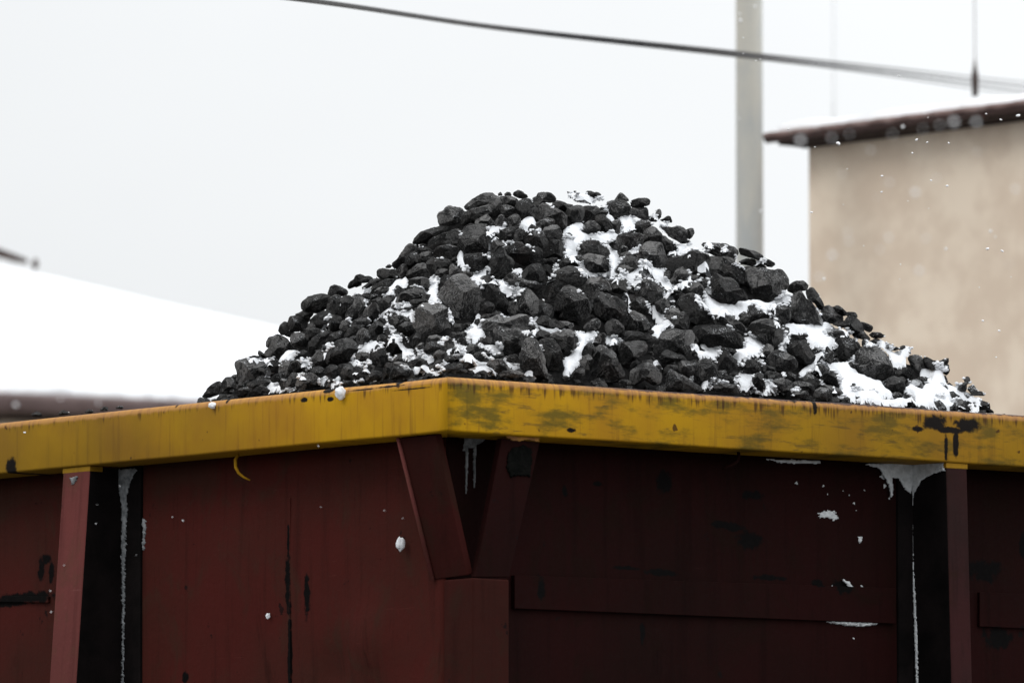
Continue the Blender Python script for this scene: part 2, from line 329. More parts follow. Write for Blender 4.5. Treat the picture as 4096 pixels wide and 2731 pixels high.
((3350,1220,2.976), '''
the round black boulder;big round black coal boulder rising from deep snow low on the house-side slope=13,80 20,74 26,65 34,59 42,56 50,55 58,60 66,68 70,77 73,83 74,89 70,96 64,102 56,104 44,104 34,100 28,95 22,88 16,84
58,106 66,100 76,96 84,99 90,105 91,112 86,117 74,118 64,116
74,95 80,88 90,86 96,84 101,88 102,95 98,100 90,99 84,98
92,108 98,102 106,100 113,103 115,110 111,115 98,114 92,113
20,118 24,110 28,109 32,114 33,119 28,121 21,122
39,117 44,114 50,113 53,117 51,120 42,121
25,129 32,127 42,128 48,131 40,132 28,131
71,120 78,117 84,118 86,124 80,126 73,124
the half-buried ball lump;ball-like coal lump half buried in snow at the rim on the house side=84,125 90,119 97,119 103,125 105,132 103,136 92,136 84,133
61,127 68,125 76,126 80,131 72,133 63,131
122,137 129,133 135,134 139,139 134,141 126,140
142,132 150,129 158,126 166,126 172,132 176,137 180,142 174,143 160,139 148,135
130,123 134,120 141,118 144,123 138,129 133,131
124,127 127,122 130,126 129,130
the last house-side lump;snow-capped coal lump at the very foot of the heap on the beige house side=181,132 187,128 196,129 204,132 205,140 212,143 216,146 200,145 190,138
175,113 179,108 185,108 188,115 194,116 199,122 192,122 182,121
the snow-hooded knob lump;knobbed coal lump under a snow hood on the lowest house-side skyline=156,114 160,107 168,105 175,102 178,96 179,102 174,108 172,116 164,118 157,119
170,99 174,96 178,98 178,104 172,107
164,121 172,116 180,120 184,126 181,131 174,127
130,104 138,103 146,108 150,114 142,115 134,111
115,108 120,104 127,105 128,109 120,110
146,108 150,104 155,108 153,112
140,96 146,95 148,104 143,108 139,103
95,70 102,68 110,68 116,74 120,80 117,86 113,84 114,92 108,100 102,96 101,86 97,76
the snow-roofed overhang lump;dark coal lump under a thick snow roof, overhanging the lower house-side skyline=115,72 122,69 128,74 138,76 144,71 149,72 149,78 143,84 134,88 126,87 118,80
116,82 122,84 125,91 120,92 112,88
141,88 146,80 150,80 150,90 147,94 143,92
76,66 80,62 88,62 94,66 90,74 86,80 80,78
54,53 62,50 70,52 78,56 84,58 78,62 70,61 60,58
43,40 48,36 56,37 64,41 58,45 48,44
44,49 50,45 56,46 58,50 54,55 48,53
82,57 88,54 96,56 100,59 92,61 84,60
29,25 34,22 40,25 46,28 46,34 42,37 36,33
33,48 37,45 42,50 42,56 36,58 33,54
18,31 28,30 36,36 42,43 45,49 38,48 30,45 20,40
113,98 118,96 124,100 126,106 118,104
'''),
((0,1500,3.401), '''
37,48 40,44 44,43 48,45 48,49
68,47 70,43 74,41 79,43 81,46
99,44 104,40 110,42 108,45
116,42 122,37 127,38 126,42
135,39 140,36 145,37 144,40
'''),
]
SNOW = [
((800,1080,3.444), '''54,103 62,103 70,101 78,102 88,101 84,104 79,109 72,106 62,106;97,101 104,95 113,94 117,95 109,100 108,104 103,107 96,105;92,106 97,103 96,110 93,112;112,106 120,104 124,102 129,103 130,112 127,118 122,119 123,108;77,126 80,117 83,121 80,127;114,122 119,119 122,122 116,125;84,131 90,130 91,136 86,137;77,135 86,139 100,137 111,136 112,139 95,141 84,141;138,127 146,123 150,126 148,131 142,134 138,133;154,128 164,124 162,129 156,132;141,96 147,88 154,84 157,88 150,95;145,57 150,52 156,54 152,58;170,56 174,56 176,62 171,60;139,69 146,68 144,72;56,137 62,137 60,139;152,132 165,131 165,134 155,135'''),
((1300,1050,3.188), '''27,40 34,37 42,32 50,33 57,33 58,37 48,39 45,40 35,42;70,42 78,39 83,36 85,31 90,24 96,22 102,20 105,26 104,29 96,31 90,28 87,34 87,41 80,42;105,29 114,28 122,32 127,35 122,33 112,31;129,20 136,17 144,19 142,29 141,38 144,46 148,52 140,52 130,50 129,43 134,36 134,28;83,50 94,50 104,49 110,55 104,56 94,58 84,53;68,68 76,63 83,59 92,61 108,60 112,62 112,76 106,70 98,66 88,64 79,68 77,73;118,58 123,53 121,59;155,57 158,63 160,72 162,76 155,73 154,69;48,47 57,47 56,50 51,52;27,70 30,71 32,75 29,75;53,70 57,71 56,75 54,74;60,74 68,70 66,72 62,75;73,80 80,78 86,82 90,86 84,89 76,87 73,85;78,96 86,90 97,90 95,99 91,99 90,93 80,97;101,92 105,98 106,101 103,97;41,105 52,101 62,98 68,101 74,101 75,108 70,108 62,111 56,113 46,112;32,121 36,115 40,113 38,120;52,124 56,119 57,127 52,133 46,131;31,127 40,124 46,127 42,131 33,129;78,112 86,115 90,117 84,124 80,121;94,115 104,114 110,110 112,115 118,119 112,121 102,123 98,121;96,128 104,131 112,136 118,140 108,139 100,134;113,133 122,131 126,136 134,136 142,137 150,137 150,140 132,141 120,140;36,148 44,146 51,149 50,152 38,153;0,143 4,145 2,150 -2,149;20,152 22,157 6,156;58,149 70,148 68,151 60,151;115,108 124,110 126,115 135,117 138,122 132,125 122,122 118,114;138,100 144,99 150,102 149,104;146,94 154,94 156,97 150,98;160,96 166,101 172,106 176,108 176,113 180,117 172,124 164,119 160,116 170,114 164,104;140,130 150,124 156,126 150,130 150,136 144,134;180,133 188,132 188,141 180,139;179,100 178,92 182,90 190,92 190,102 185,102;174,86 186,78 192,78 196,90 186,93 178,92'''),
((1500,740,2.551), '''174,63 182,66 190,67 200,67 196,71 190,74 184,80 178,81;133,72 138,73 134,80;200,66 206,54 206,60 202,68;62,94 70,97 78,97 72,99 66,97;97,116 103,113 110,115 104,117;129,124 139,122 142,127 149,125 148,134 142,133 136,129;166,109 178,104 182,103 178,114 172,110;152,138 164,135 176,130 183,132 179,142 188,149 200,148 206,152 212,157 198,157 188,150 178,144 168,140;150,146 160,142 170,144 170,156 158,156;94,146 98,143 102,146 100,156 86,154 83,146;30,151 40,150 48,147 50,152 46,157 34,157;30,132 34,133 33,136;195,87 204,90 214,86 218,88 219,92 210,94 203,92'''),
((2000,740,2.551), '''30,62 36,57 46,58 54,60 53,70 46,74 38,70 32,68;56,72 62,69 66,70 60,74;76,30 80,31 87,36 82,35;38,92 45,95 54,97 52,99 46,99;106,21 118,17 130,18 140,20 152,21 163,18 168,22 168,38 160,36 150,34 138,32 122,31 110,28 98,26 88,21 88,17;96,14 110,13 118,12 126,11 136,13 138,18 130,21 122,18 118,20 108,17;150,18 162,18 166,28 158,30 150,25;42,19 50,22 52,28 44,24;100,71 110,64 120,60 130,58 134,60 128,66 130,69 123,73 131,78 146,76 160,76 172,77 182,82 182,86 172,90 170,94 178,103 184,107 184,110 176,109 168,100 160,93 152,87 142,86 130,89 126,94 124,102 118,104 114,98 106,102 100,97 98,80;98,106 106,108 114,113 122,117 130,118 131,126 132,132 124,133 120,130 124,125 116,118 104,113;82,126 90,122 92,129 88,135 84,134;84,138 88,141 80,142;72,146 80,144 78,148;92,117 98,118 90,121;164,114 176,110 186,111 184,114 194,112 196,114 188,121 186,126 180,130 180,138 176,138 172,136 173,126 170,118;141,147 148,139 158,137 168,137 178,138 186,143 196,142 208,138 218,142 224,148 226,152 218,148 204,146 196,147 186,150 176,148 166,150 164,145 152,144;126,134 134,137 144,138 138,144 130,144;186,131 194,133 202,137 198,141 190,137;214,112 224,116 222,122 220,128 228,134 235,136 235,145 226,144 220,140 214,132 220,126;200,106 212,101 222,93 220,99 214,110 206,107;166,47 174,52 180,55 177,58 170,55;184,53 196,50 206,47 214,51 220,56 214,58 206,64 198,73 192,75 190,62 190,57;170,72 176,70 178,78 172,79;204,26 207,29 203,30 200,27;207,75 214,74 212,76;22,137 34,134 36,140 30,146 26,142'''),
((1800,1060,3.188), '''26,16 36,13 43,17 41,22 42,28 36,25 30,20;52,16 60,19 68,18 64,22 72,25 84,27 94,29 95,31 88,36 82,42 75,44 72,38 66,36 61,28 60,22;154,29 162,33 168,36 161,35;100,66 112,66 107,72 112,78 126,82 144,80 138,84 128,85 118,81 108,76 100,74;88,82 98,84 106,83 110,84 104,91 96,90;155,82 164,87 166,93 162,94 158,88;64,62 72,64 77,66 68,66;36,68 42,70 32,76 27,77;20,84 32,76 36,85 44,90 38,92 34,98 26,96 22,90;2,92 8,98 18,102 20,107 10,102 6,100;36,98 42,101 50,102 56,104 58,98 64,97 66,104 66,110 56,112 50,110 44,104 36,103;8,113 18,110 24,114 30,116 36,122 44,124 50,130 56,134 58,138 44,139 26,137 22,133 30,130 32,126 26,118 18,116 14,122 8,118;38,109 46,113 53,118 48,118;67,118 74,122 80,124 87,124 87,133 78,130 72,125;94,138 104,138 108,142 98,143;112,97 116,103 118,107 113,104;159,99 168,98 170,101 165,106 160,104;157,107 162,104 164,113 165,118 160,124 156,132 150,138 140,139 146,132 142,125 142,116 148,117 156,113;168,86 178,84 186,87 178,94 170,97 168,92'''),
((2300,1060,3.444), '''0,78 6,77 10,80 16,78 27,81 22,86 14,90 10,86 2,84;35,88 38,82 46,81 50,84 58,88 52,90 46,89 38,93;2,92 12,92 8,98 4,97;-2,98 5,97 6,105 8,108 0,118 -5,112;60,50 63,48 63,55 60,53;57,42 62,36 65,38 60,43;82,41 88,47 94,54 102,57 106,63 108,69 102,72 96,68 92,62 88,56;88,74 96,71 106,70 112,68 116,73 106,74 100,77 94,84 90,80;62,22 66,14 72,20 76,26 70,30 63,29;80,16 90,11 100,11 108,16 108,22 112,24 122,22 130,24 122,27 116,24 112,30 110,36 104,35 104,30 96,23 92,18;104,35 114,37 114,44 108,42 104,37;105,52 112,49 107,53 105,56;113,62 120,57 116,61;137,34 144,38 150,45 160,44 170,45 178,46 176,56 168,60 160,65 159,60 152,52 146,47 142,41;71,6 82,2 90,4 100,5 104,8 102,12 90,11 84,15 78,12;146,92 152,94 148,99;141,109 150,105 160,98 168,95 172,97 168,106 162,112 156,108 150,109;90,114 96,112 100,118 96,118;132,131 138,128 138,134;148,141 154,136 158,138 160,140 158,145 150,144;158,133 163,130 164,134 160,137;166,135 176,134 176,137 168,138;131,93 138,92 145,96 138,98'''),
((2500,840,2.976), '''0,8 10,7 18,12 14,16 10,20 4,27 -6,30 -6,20;34,6 42,0 42,10 36,10 32,12;36,18 50,15 58,16 66,20 72,22 56,22 46,20 42,22 48,26 54,30 58,34 52,34 46,30 42,24 37,21;57,36 64,41 70,46 82,46 88,42 96,42 104,48 112,55 112,60 106,60 98,54 90,54 80,59 70,62 58,62 66,58 71,52 66,45;106,46 114,44 120,48 116,50 108,49;129,53 134,50 138,55 130,56;131,46 136,47 134,49;147,58 150,64 147,66;142,72 150,71 158,74 160,80 154,77 148,74;175,69 182,66 188,63 190,68 184,71 178,72;83,81 90,83 86,86;5,57 14,51 22,46 20,52 16,60 10,60;18,64 28,65 34,70 38,79 46,78 54,80 52,84 44,87 34,86 30,92 26,88 20,84 15,80 22,70;26,93 36,88 48,88 54,95 60,100 70,100 82,102 74,105 66,101 60,108 58,114 54,118 50,114 54,108 46,102 40,97 32,94;73,95 84,95 96,98 86,98 76,98;92,96 104,91 102,96 96,98;110,92 116,89 114,98 116,103 111,105;56,117 62,116 66,120 64,124 58,123;105,108 109,112 107,118 105,116;92,113 98,116 102,124 110,128 118,124 112,122 106,118 104,124 122,125 134,128 148,133 160,140 150,142 120,140 112,136 100,130;150,124 162,122 172,124 186,126 190,130 204,118 210,114 212,108 216,112 222,114 226,117 214,116 208,117 214,122 222,124 220,130 206,126 196,130 190,138 178,134 170,128 160,135 154,130;27,122 32,126 40,138 42,141 34,140;0,119 6,116 4,122 0,124;0,85 10,85 20,88 24,92 14,90 8,92 18,102 14,108 6,108 4,100'''),
((2800,1080,3.70), '''0,34 10,36 20,36 30,39 40,40 50,46 46,50 44,56 36,52 30,46 24,47 20,54 14,56 14,46 6,42;38,36 50,36 60,34 70,38 84,36 90,24 94,30 100,34 98,39 90,38 82,40 78,39 70,43 62,38 55,40 47,43;89,23 95,26 102,29 96,25;74,46 82,49 84,54 80,55 76,52;78,54 86,58 84,60;89,59 98,60 106,61 116,59 128,60 144,61 156,62 166,66 162,70 154,66 144,63 136,64 138,70 144,76 146,80 140,82 140,86 136,90 132,86 124,85 120,84 117,76 117,70 108,70 98,69 96,75 91,74;92,76 98,78 94,82 93,89 86,87 84,84 88,78;162,72 170,73 175,77 170,78;144,85 149,79 148,84;158,99 167,93 166,98 160,102;122,101 126,96 132,97 138,102 146,102 156,104 166,111 176,120 176,128 168,130 164,135 156,134 152,128 152,118 148,112 140,108 136,104 130,101 126,104 122,106 128,112 122,113 118,110 112,114 108,117 108,112 116,105;144,139 156,134 166,136 176,134 176,142 160,142;48,69 52,66 58,71 66,76 70,80 68,86 66,92 58,94 52,98 46,98 42,100 36,94 32,88 38,87 46,86 48,76;61,94 68,100 72,102 66,103;2,94 12,88 22,84 24,86 20,93 16,99 10,96;36,118 40,114 50,113 60,113 56,118 57,123 62,130 66,133 56,134 46,132 39,124;68,119 78,117 78,122 84,129 88,133 78,135 66,134 72,130 70,122;98,130 102,127 110,128 106,130 100,132;20,120 28,119 32,122 22,123;2,127 8,121 12,124 8,129;10,130 14,124 14,129;12,117 17,115 18,119;126,114 130,118 136,124 132,124;142,127 148,128 147,130;30,59 35,60 36,64 32,63;128,26 132,28 131,31 128,29;124,37 130,45 131,52 126,43;89,113 93,114 91,116;41,99 47,100 46,103 41,102'''),
((3350,1220,2.976), '''0,29 10,30 18,34 22,37 17,40 10,36 0,33;15,43 24,45 32,47 33,51 26,48;37,46 44,51 50,54 60,60 68,64 74,62 78,66 84,70 86,75 80,78 86,82 90,85 82,86 76,84 74,80 70,74 68,66 60,60 52,56 38,57;58,46 64,42 70,41 76,45 81,52 83,58 76,56 72,60 68,54 60,52 54,54;88,54 94,51 100,55 105,59 98,60;82,61 94,60 104,59 114,59 124,57 132,57 140,60 146,66 147,71 140,74 130,74 122,70 114,70 108,67 100,67 92,66;128,77 136,76 141,78 143,88 140,92 132,90 126,89 134,86;142,82 148,82 147,88 142,87;112,88 120,90 126,92 134,91 140,96 136,99 134,104 126,102 118,98 112,95;125,89 136,90 144,95 140,96 130,93;147,96 156,96 166,97 173,95 170,100 166,106 158,108 152,104 148,100;176,103 182,104 190,107 196,112 202,120 204,126 198,124 194,116 188,117 186,110 180,107 174,113;190,126 198,123 208,126 214,131 215,138 208,140 204,132 196,128 188,128;145,114 152,113 158,117 160,122 154,121 148,117;140,106 145,107 143,109;113,114 120,109 130,109 138,112 144,117 154,122 162,125 170,124 178,129 182,134 190,140 198,144 180,144 178,138 172,130 164,126 150,127 142,129 136,132 138,136 150,136 160,139 170,143 150,142 140,141 134,134 128,132 122,128 128,124 134,120 140,118 130,118 120,117;88,118 96,113 108,116 122,120 124,128 130,133 122,138 106,136 105,128 100,122;0,80 10,82 20,88 28,96 36,102 46,105 58,105 60,112 62,118 54,120 46,114 40,116 38,119 32,118 29,110 22,112 18,120 8,119 4,110 0,100;0,125 10,121 24,122 40,121 60,119 70,119 74,125 64,126 54,128 48,131 60,133 76,134 86,137 100,138 110,138 122,139 130,142 106,141 80,138 50,134 20,130 0,129;76,126 82,128 82,133 80,131;84,127 90,126 93,131 88,133;12,77 22,70 23,73 16,79;93,99 100,102 101,103 95,102'''),
((0,1500,3.401), '''0,51 10,48 20,46 30,45 36,46 36,48 20,50 8,52 0,53;48,46 54,44 60,46 58,48;79,43 84,44 82,46'''),
]
# horizontal extents: skyline of the heap (photo pixels)
SKY = [(-200,1700),(300,1668),(500,1655),(700,1635),(800,1615),(980,1480),(1100,1390),(1230,1255),(1390,1170),(1500,1100),(1660,970),(1780,870),(1900,820),(2100,800),(2300,790),(2480,800),(2620,865),(2740,945),(2900,1000),(3080,1055),(3150,1120),(3270,1190),(3400,1300),(3560,1385),(3720,1440),(3790,1510),(3900,1575),(3990,1640),(4200,1680),(4600,1720)]
import bpy, bmesh, math, random
import numpy as np
from mathutils import Vector, Matrix, noise
from mathutils.bvhtree import BVHTree

random.seed(7)
rng = np.random.default_rng(7)
sc = bpy.context.scene
col = sc.collection
W, H = 4096.0, 2731.0
LENS = 300.0
F = LENS / 36.0 * W
CAM = np.array((0.0, 0.0, 1.7))
PITCH = math.atan((4345 - H / 2) / F)
cp, sp = math.cos(PITCH), math.sin(PITCH)

def ray(px, py):
    u = (px - W / 2) / F; v = (H / 2 - py) / F
    return np.array((u, cp - v * sp, sp + v * cp))
def at_y(px, py, Y):
    d = ray(px, py); return CAM + d * (Y / d[1])
def at_z(px, py, z):
    d = ray(px, py); return CAM + d * ((z - CAM[2]) / d[2])
def on_plane(px, py, p0, n):
    d = ray(px, py); return CAM + d * (np.dot(p0 - CAM, n) / np.dot(d, n))
def to_px(P):
    r = np.asarray(P, float) - CAM
    f = r[..., 1] * cp + r[..., 2] * sp
    v = (-r[..., 1] * sp + r[..., 2] * cp) / f
    return r[..., 0] / f * F + W / 2, H / 2 - v * F

# ------------------------------------------------------------------ helpers
def tag(o, label=None, cat=None, group=None, kind=None):
    if label: o['label'] = label
    if cat: o['category'] = cat
    if group: o['group'] = group
    if kind: o['kind'] = kind
    return o
def mesh_obj(name, verts, faces, mat, parent=None, smooth=False):
    me = bpy.data.meshes.new(name)
    me.from_pydata([tuple(v) for v in verts], [], [tuple(f) for f in faces])
    me.validate()
    if smooth:
        me.polygons.foreach_set('use_smooth', [True] * len(me.polygons))
    if mat: me.materials.append(mat)
    o = bpy.data.objects.new(name, me); col.objects.link(o)
    if parent: o.parent = parent
    return o
def empty(name, loc=(0, 0, 0), M=None):
    o = bpy.data.objects.new(name, None); col.objects.link(o)
    o.empty_display_size = .1
    if M is not None: o.matrix_world = M
    else: o.location = loc
    return o
def bm_obj(name, bm, mat, parent=None, smooth=False, bevel=0.0, seg=2):
    if bevel > 0:
        bmesh.ops.bevel(bm, geom=list(bm.edges), offset=bevel, segments=seg, affect='EDGES', profile=.5)
    bmesh.ops.recalc_face_normals(bm, faces=bm.faces)
    me = bpy.data.meshes.new(name); bm.to_mesh(me); bm.free()
    if smooth: me.polygons.foreach_set('use_smooth', [True] * len(me.polygons))
    if mat: me.materials.append(mat)
    o = bpy.data.objects.new(name, me); col.objects.link(o)
    if parent: o.parent = parent
    return o
def bm_hexa(bm, b4, t4):
    vs = [bm.verts.new(v) for v in list(b4) + list(t4)]
    for f in ((3, 2, 1, 0), (4, 5, 6, 7), (0, 1, 5, 4), (1, 2, 6, 5), (2, 3, 7, 6), (3, 0, 4, 7)):
        bm.faces.new([vs[i] for i in f])
def bm_box(bm, x0, x1, y0, y1, z0, z1):
    bm_hexa(bm, [(x0, y0, z0), (x1, y0, z0), (x1, y1, z0), (x0, y1, z0)], [(x0, y0, z1), (x1, y0, z1), (x1, y1, z1), (x0, y1, z1)])
def tube(bm, pts, r, n=10):
    rings = []
    for i, p in enumerate(pts):
        p = Vector(p)
        t = (Vector(pts[min(i + 1, len(pts) - 1)]) - Vector(pts[max(i - 1, 0)])).normalized()
        a = t.orthogonal().normalized() if i == 0 else (prev - t * prev.dot(t)).normalized()
        prev = a; b = t.cross(a)
        rr = r[i] if hasattr(r, '__len__') else r
        rings.append([bm.verts.new(p + (a * math.cos(k / n * 2 * math.pi) + b * math.sin(k / n * 2 * math.pi)) * rr) for k in range(n)])
    for A, B in zip(rings, rings[1:]):
        for k in range(n): bm.faces.new((A[k], A[(k + 1) % n], B[(k + 1) % n], B[k]))
    bm.faces.new(list(reversed(rings[0]))); bm.faces.new(rings[-1])

# ------------------------------------------------------------------ materials
class NT:
    def __init__(s, name):
        s.m = bpy.data.materials.new(name); s.m.use_nodes = True
        s.t = s.m.node_tree; s.t.nodes.clear()
        s.out = s.n('ShaderNodeOutputMaterial'); s.b = s.n('ShaderNodeBsdfPrincipled')
        s.l(s.b.outputs[0], s.out.inputs[0])
        s.tc = s.n('ShaderNodeTexCoord')
    def n(s, typ, **kw):
        n = s.t.nodes.new(typ)
        for k, v in kw.items(): setattr(n, k, v)
        return n
    def l(s, a, b): s.t.links.new(a, b)
    def put(s, v, sock):
        if hasattr(v, 'is_output'): s.l(v, sock)
        elif v is not None: sock.default_value = v
    def noise(s, scale, detail=4, rough=.55, vec=None, mapscale=None, dist=0.0, off=None):
        v = vec or s.tc.outputs['Object']
        if mapscale or off:
            mp = s.n('ShaderNodeMapping'); s.l(v, mp.inputs[0])
            if mapscale: mp.inputs['Scale'].default_value = mapscale
            if off: mp.inputs['Location'].default_value = off
            v = mp.outputs[0]
        n = s.n('ShaderNodeTexNoise'); s.l(v, n.inputs['Vector'])
        n.inputs['Scale'].default_value = scale; n.inputs['Detail'].default_value = detail
        n.inputs['Roughness'].default_value = rough; n.inputs['Distortion'].default_value = dist
        return n.outputs['Fac']
    def math(s, op, a, b=None, c=None, clamp=False):
        n = s.n('ShaderNodeMath', operation=op, use_clamp=clamp)
        s.put(a, n.inputs[0]); s.put(b, n.inputs[1])
        if c is not None: s.put(c, n.inputs[2])
        return n.outputs[0]
    def ramp(s, v, a, b, lo=0.0, hi=1.0):
        n = s.n('ShaderNodeMapRange', interpolation_type='SMOOTHSTEP'); s.put(v, n.inputs[0])
        n.inputs[1].default_value = a; n.inputs[2].default_value = b; n.inputs[3].default_value = lo; n.inputs[4].default_value = hi
        return n.outputs[0]
    def mix(s, fac, a, b):
        n = s.n('ShaderNodeMix', data_type='RGBA'); s.put(fac, n.inputs[0])
        for v, k in ((a, 6), (b, 7)):
            if isinstance(v, tuple): v = tuple(v) + (1.0,) if len(v) == 3 else v
            s.put(v, n.inputs[k])
        return n.outputs[2]
    def sep(s, v):
        n = s.n('ShaderNodeSeparateXYZ'); s.l(v, n.inputs[0]); return n.outputs
    def bump(s, h, strength, dist):
        n = s.n('ShaderNodeBump'); s.l(h, n.inputs['Height'])
        n.inputs['Strength'].default_value = strength; n.inputs['Distance'].default_value = dist
        s.l(n.outputs[0], s.b.inputs['Normal'])
    def done(s, color, rough, spec=.5):
        if isinstance(color, tuple): color = tuple(color) + (1.0,)
        s.put(color, s.b.inputs['Base Color']); s.put(rough, s.b.inputs['Roughness'])
        s.b.inputs['Specular IOR Level'].default_value = spec
        return s.m
    def stains(s, lst, wob=.35, freq=30):
        """lst: (x, z, rx, rz, soft) ellipses in object coordinates with ragged edges -> mask"""
        x, y, z = s.sep(s.tc.outputs['Object'])
        nz = s.noise(freq, 5, .65)
        w = s.math('MULTIPLY_ADD', nz, 2 * wob, -wob)
        res = None
        for (cx, cz, rx, rz, soft) in lst:
            a = s.math('MULTIPLY', s.math('SUBTRACT', x, cx), 1 / rx)
            b = s.math('MULTIPLY', s.math('SUBTRACT', z, cz), 1 / rz)
            d = s.math('SQRT', s.math('ADD', s.math('MULTIPLY', a, a), s.math('MULTIPLY', b, b)))
            d = s.math('ADD', d, s.math('MULTIPLY', w, 3.0))
            m = s.ramp(d, 1.0 + soft, 1.0 - soft)
            res = m if res is None else s.math('MAXIMUM', res, m)
        return res

def coal_mat():
    s = NT('coal')
    info = s.n('ShaderNodeObjectInfo'); rnd = info.outputs['Random']
    geo = s.n('ShaderNodeNewGeometry')
    vec = geo.outputs['Position']
    n1 = s.noise(26, 8, .68, vec); n2 = s.noise(110, 6, .75, vec); n3 = s.noise(9, 3, .5, vec); n4 = s.noise(300, 3, .7, vec)
    base = s.mix(s.ramp(n1, .36, .62), (.013, .0127, .0131), (.060, .059, .059))
    dust = s.math('MULTIPLY', s.ramp(n1, .50, .68), s.ramp(rnd, .1, 1.0, .25, 1.0))
    base = s.mix(s.math('MULTIPLY', dust, s.ramp(n4, .40, .60, .25, 1.0)), base, (.23, .225, .22))
    base = s.mix(s.math('MULTIPLY', s.ramp(n2, .53, .66), .42), base, (.26, .255, .25))
    base = s.mix(s.math('MULTIPLY', s.ramp(n2, .46, .36), .7), base, (.004, .004, .004))
    # facet highlights and dark facets painted in
    cmb = s.n('ShaderNodeVectorMath', operation='MULTIPLY_ADD'); s.l(geo.outputs['Normal'], cmb.inputs[0]); cmb.inputs[1].default_value = (1.5, 1.5, 1.5)
    cx_ = s.n('ShaderNodeCombineXYZ'); s.put(s.math('MULTIPLY', rnd, 61.0), cx_.inputs[0]); s.put(s.math('MULTIPLY', rnd, 17.0), cx_.inputs[1]); s.l(cx_.outputs[0], cmb.inputs[2])
    face = s.noise(1.0, 1, .4, cmb.outputs[0])
    base = s.mix(s.math('MULTIPLY', s.ramp(face, .50, .66), s.ramp(n4, .30, .62, .35, .8)), base, (.24, .235, .23))
    top_light = s.ramp(s.sep(geo.outputs['Normal'])[2], .25, .75)                      # light from above painted in: upward faces greyer
    base = s.mix(s.math('MULTIPLY', top_light, s.ramp(n1, .38, .60, .12, .62)), base, (.19, .187, .185))
    base = s.mix(s.math('MULTIPLY', s.ramp(face, .50, .40), .75), base, (.0045, .0045, .0045))
    tone = s.n('ShaderNodeHueSaturation'); s.l(base, tone.inputs['Color']); s.put(s.ramp(s.math('FRACT', s.math('MULTIPLY', rnd, 7.31)), 0, 1, .42, 1.30), tone.inputs['Value']); base = tone.outputs[0]
    base = s.mix(s.math('MULTIPLY', s.ramp(n3, .55, .75), .22), base, (.075, .058, .053))
    # fine snow grains caught on upward faces
    nz = s.sep(geo.outputs['Normal'])[2]
    grain = s.noise(260, 2, .5, vec); patch = s.noise(14, 4, .6, vec)
    g = s.math('MULTIPLY', s.ramp(nz, .05, .6), s.math('MULTIPLY', s.ramp(patch, .54, .68), s.ramp(grain, .55, .66)))
    spk = s.math('MULTIPLY', s.ramp(s.noise(170, 1, .4, vec), .755, .785), s.ramp(nz, -.1, .4))
    pw = s.n('ShaderNodeAttribute', attribute_name='powder').outputs['Fac']
    pwd = s.ramp(s.math('ADD', s.math('MULTIPLY', pw, s.ramp(nz, -.5, .5, .35, 1.15)), s.math('MULTIPLY_ADD', s.noise(190, 4, .7, vec), .9, -.45)), .40, .72, 0, .85)
    g = s.math('MAXIMUM', g, pwd)
    base = s.mix(s.math('MAXIMUM', g, spk), base, (.82, .84, .87))
    h = s.math('ADD', s.math('MULTIPLY', n1, 1.6), s.math('ADD', s.math('MULTIPLY', n2, .5), s.math('MULTIPLY', s.noise(330, 4, .7, vec), .22)))
    s.bump(h, 1.0, .028)
    return s.done(base, s.ramp(n2, .3, .7, .8, .55), .14)
def snow_mat():
    s = NT('snow')
    geo = s.n('ShaderNodeNewGeometry'); vec = geo.outputs['Position']
    n1 = s.noise(60, 5, .6, vec); n2 = s.noise(300, 3, .6, vec)
    shade_and_soot = s.math('MULTIPLY', s.ramp(s.noise(210, 2, .5, vec), .71, .74), s.ramp(s.noise(15, 2, .5, vec), .5, .7))
    c = s.mix(shade_and_soot, (.80, .815, .84), (.12, .12, .12))
    s.bump(s.math('ADD', n1, s.math('MULTIPLY', n2, .4)), .55, .012)
    return s.done(c, .75, .2)
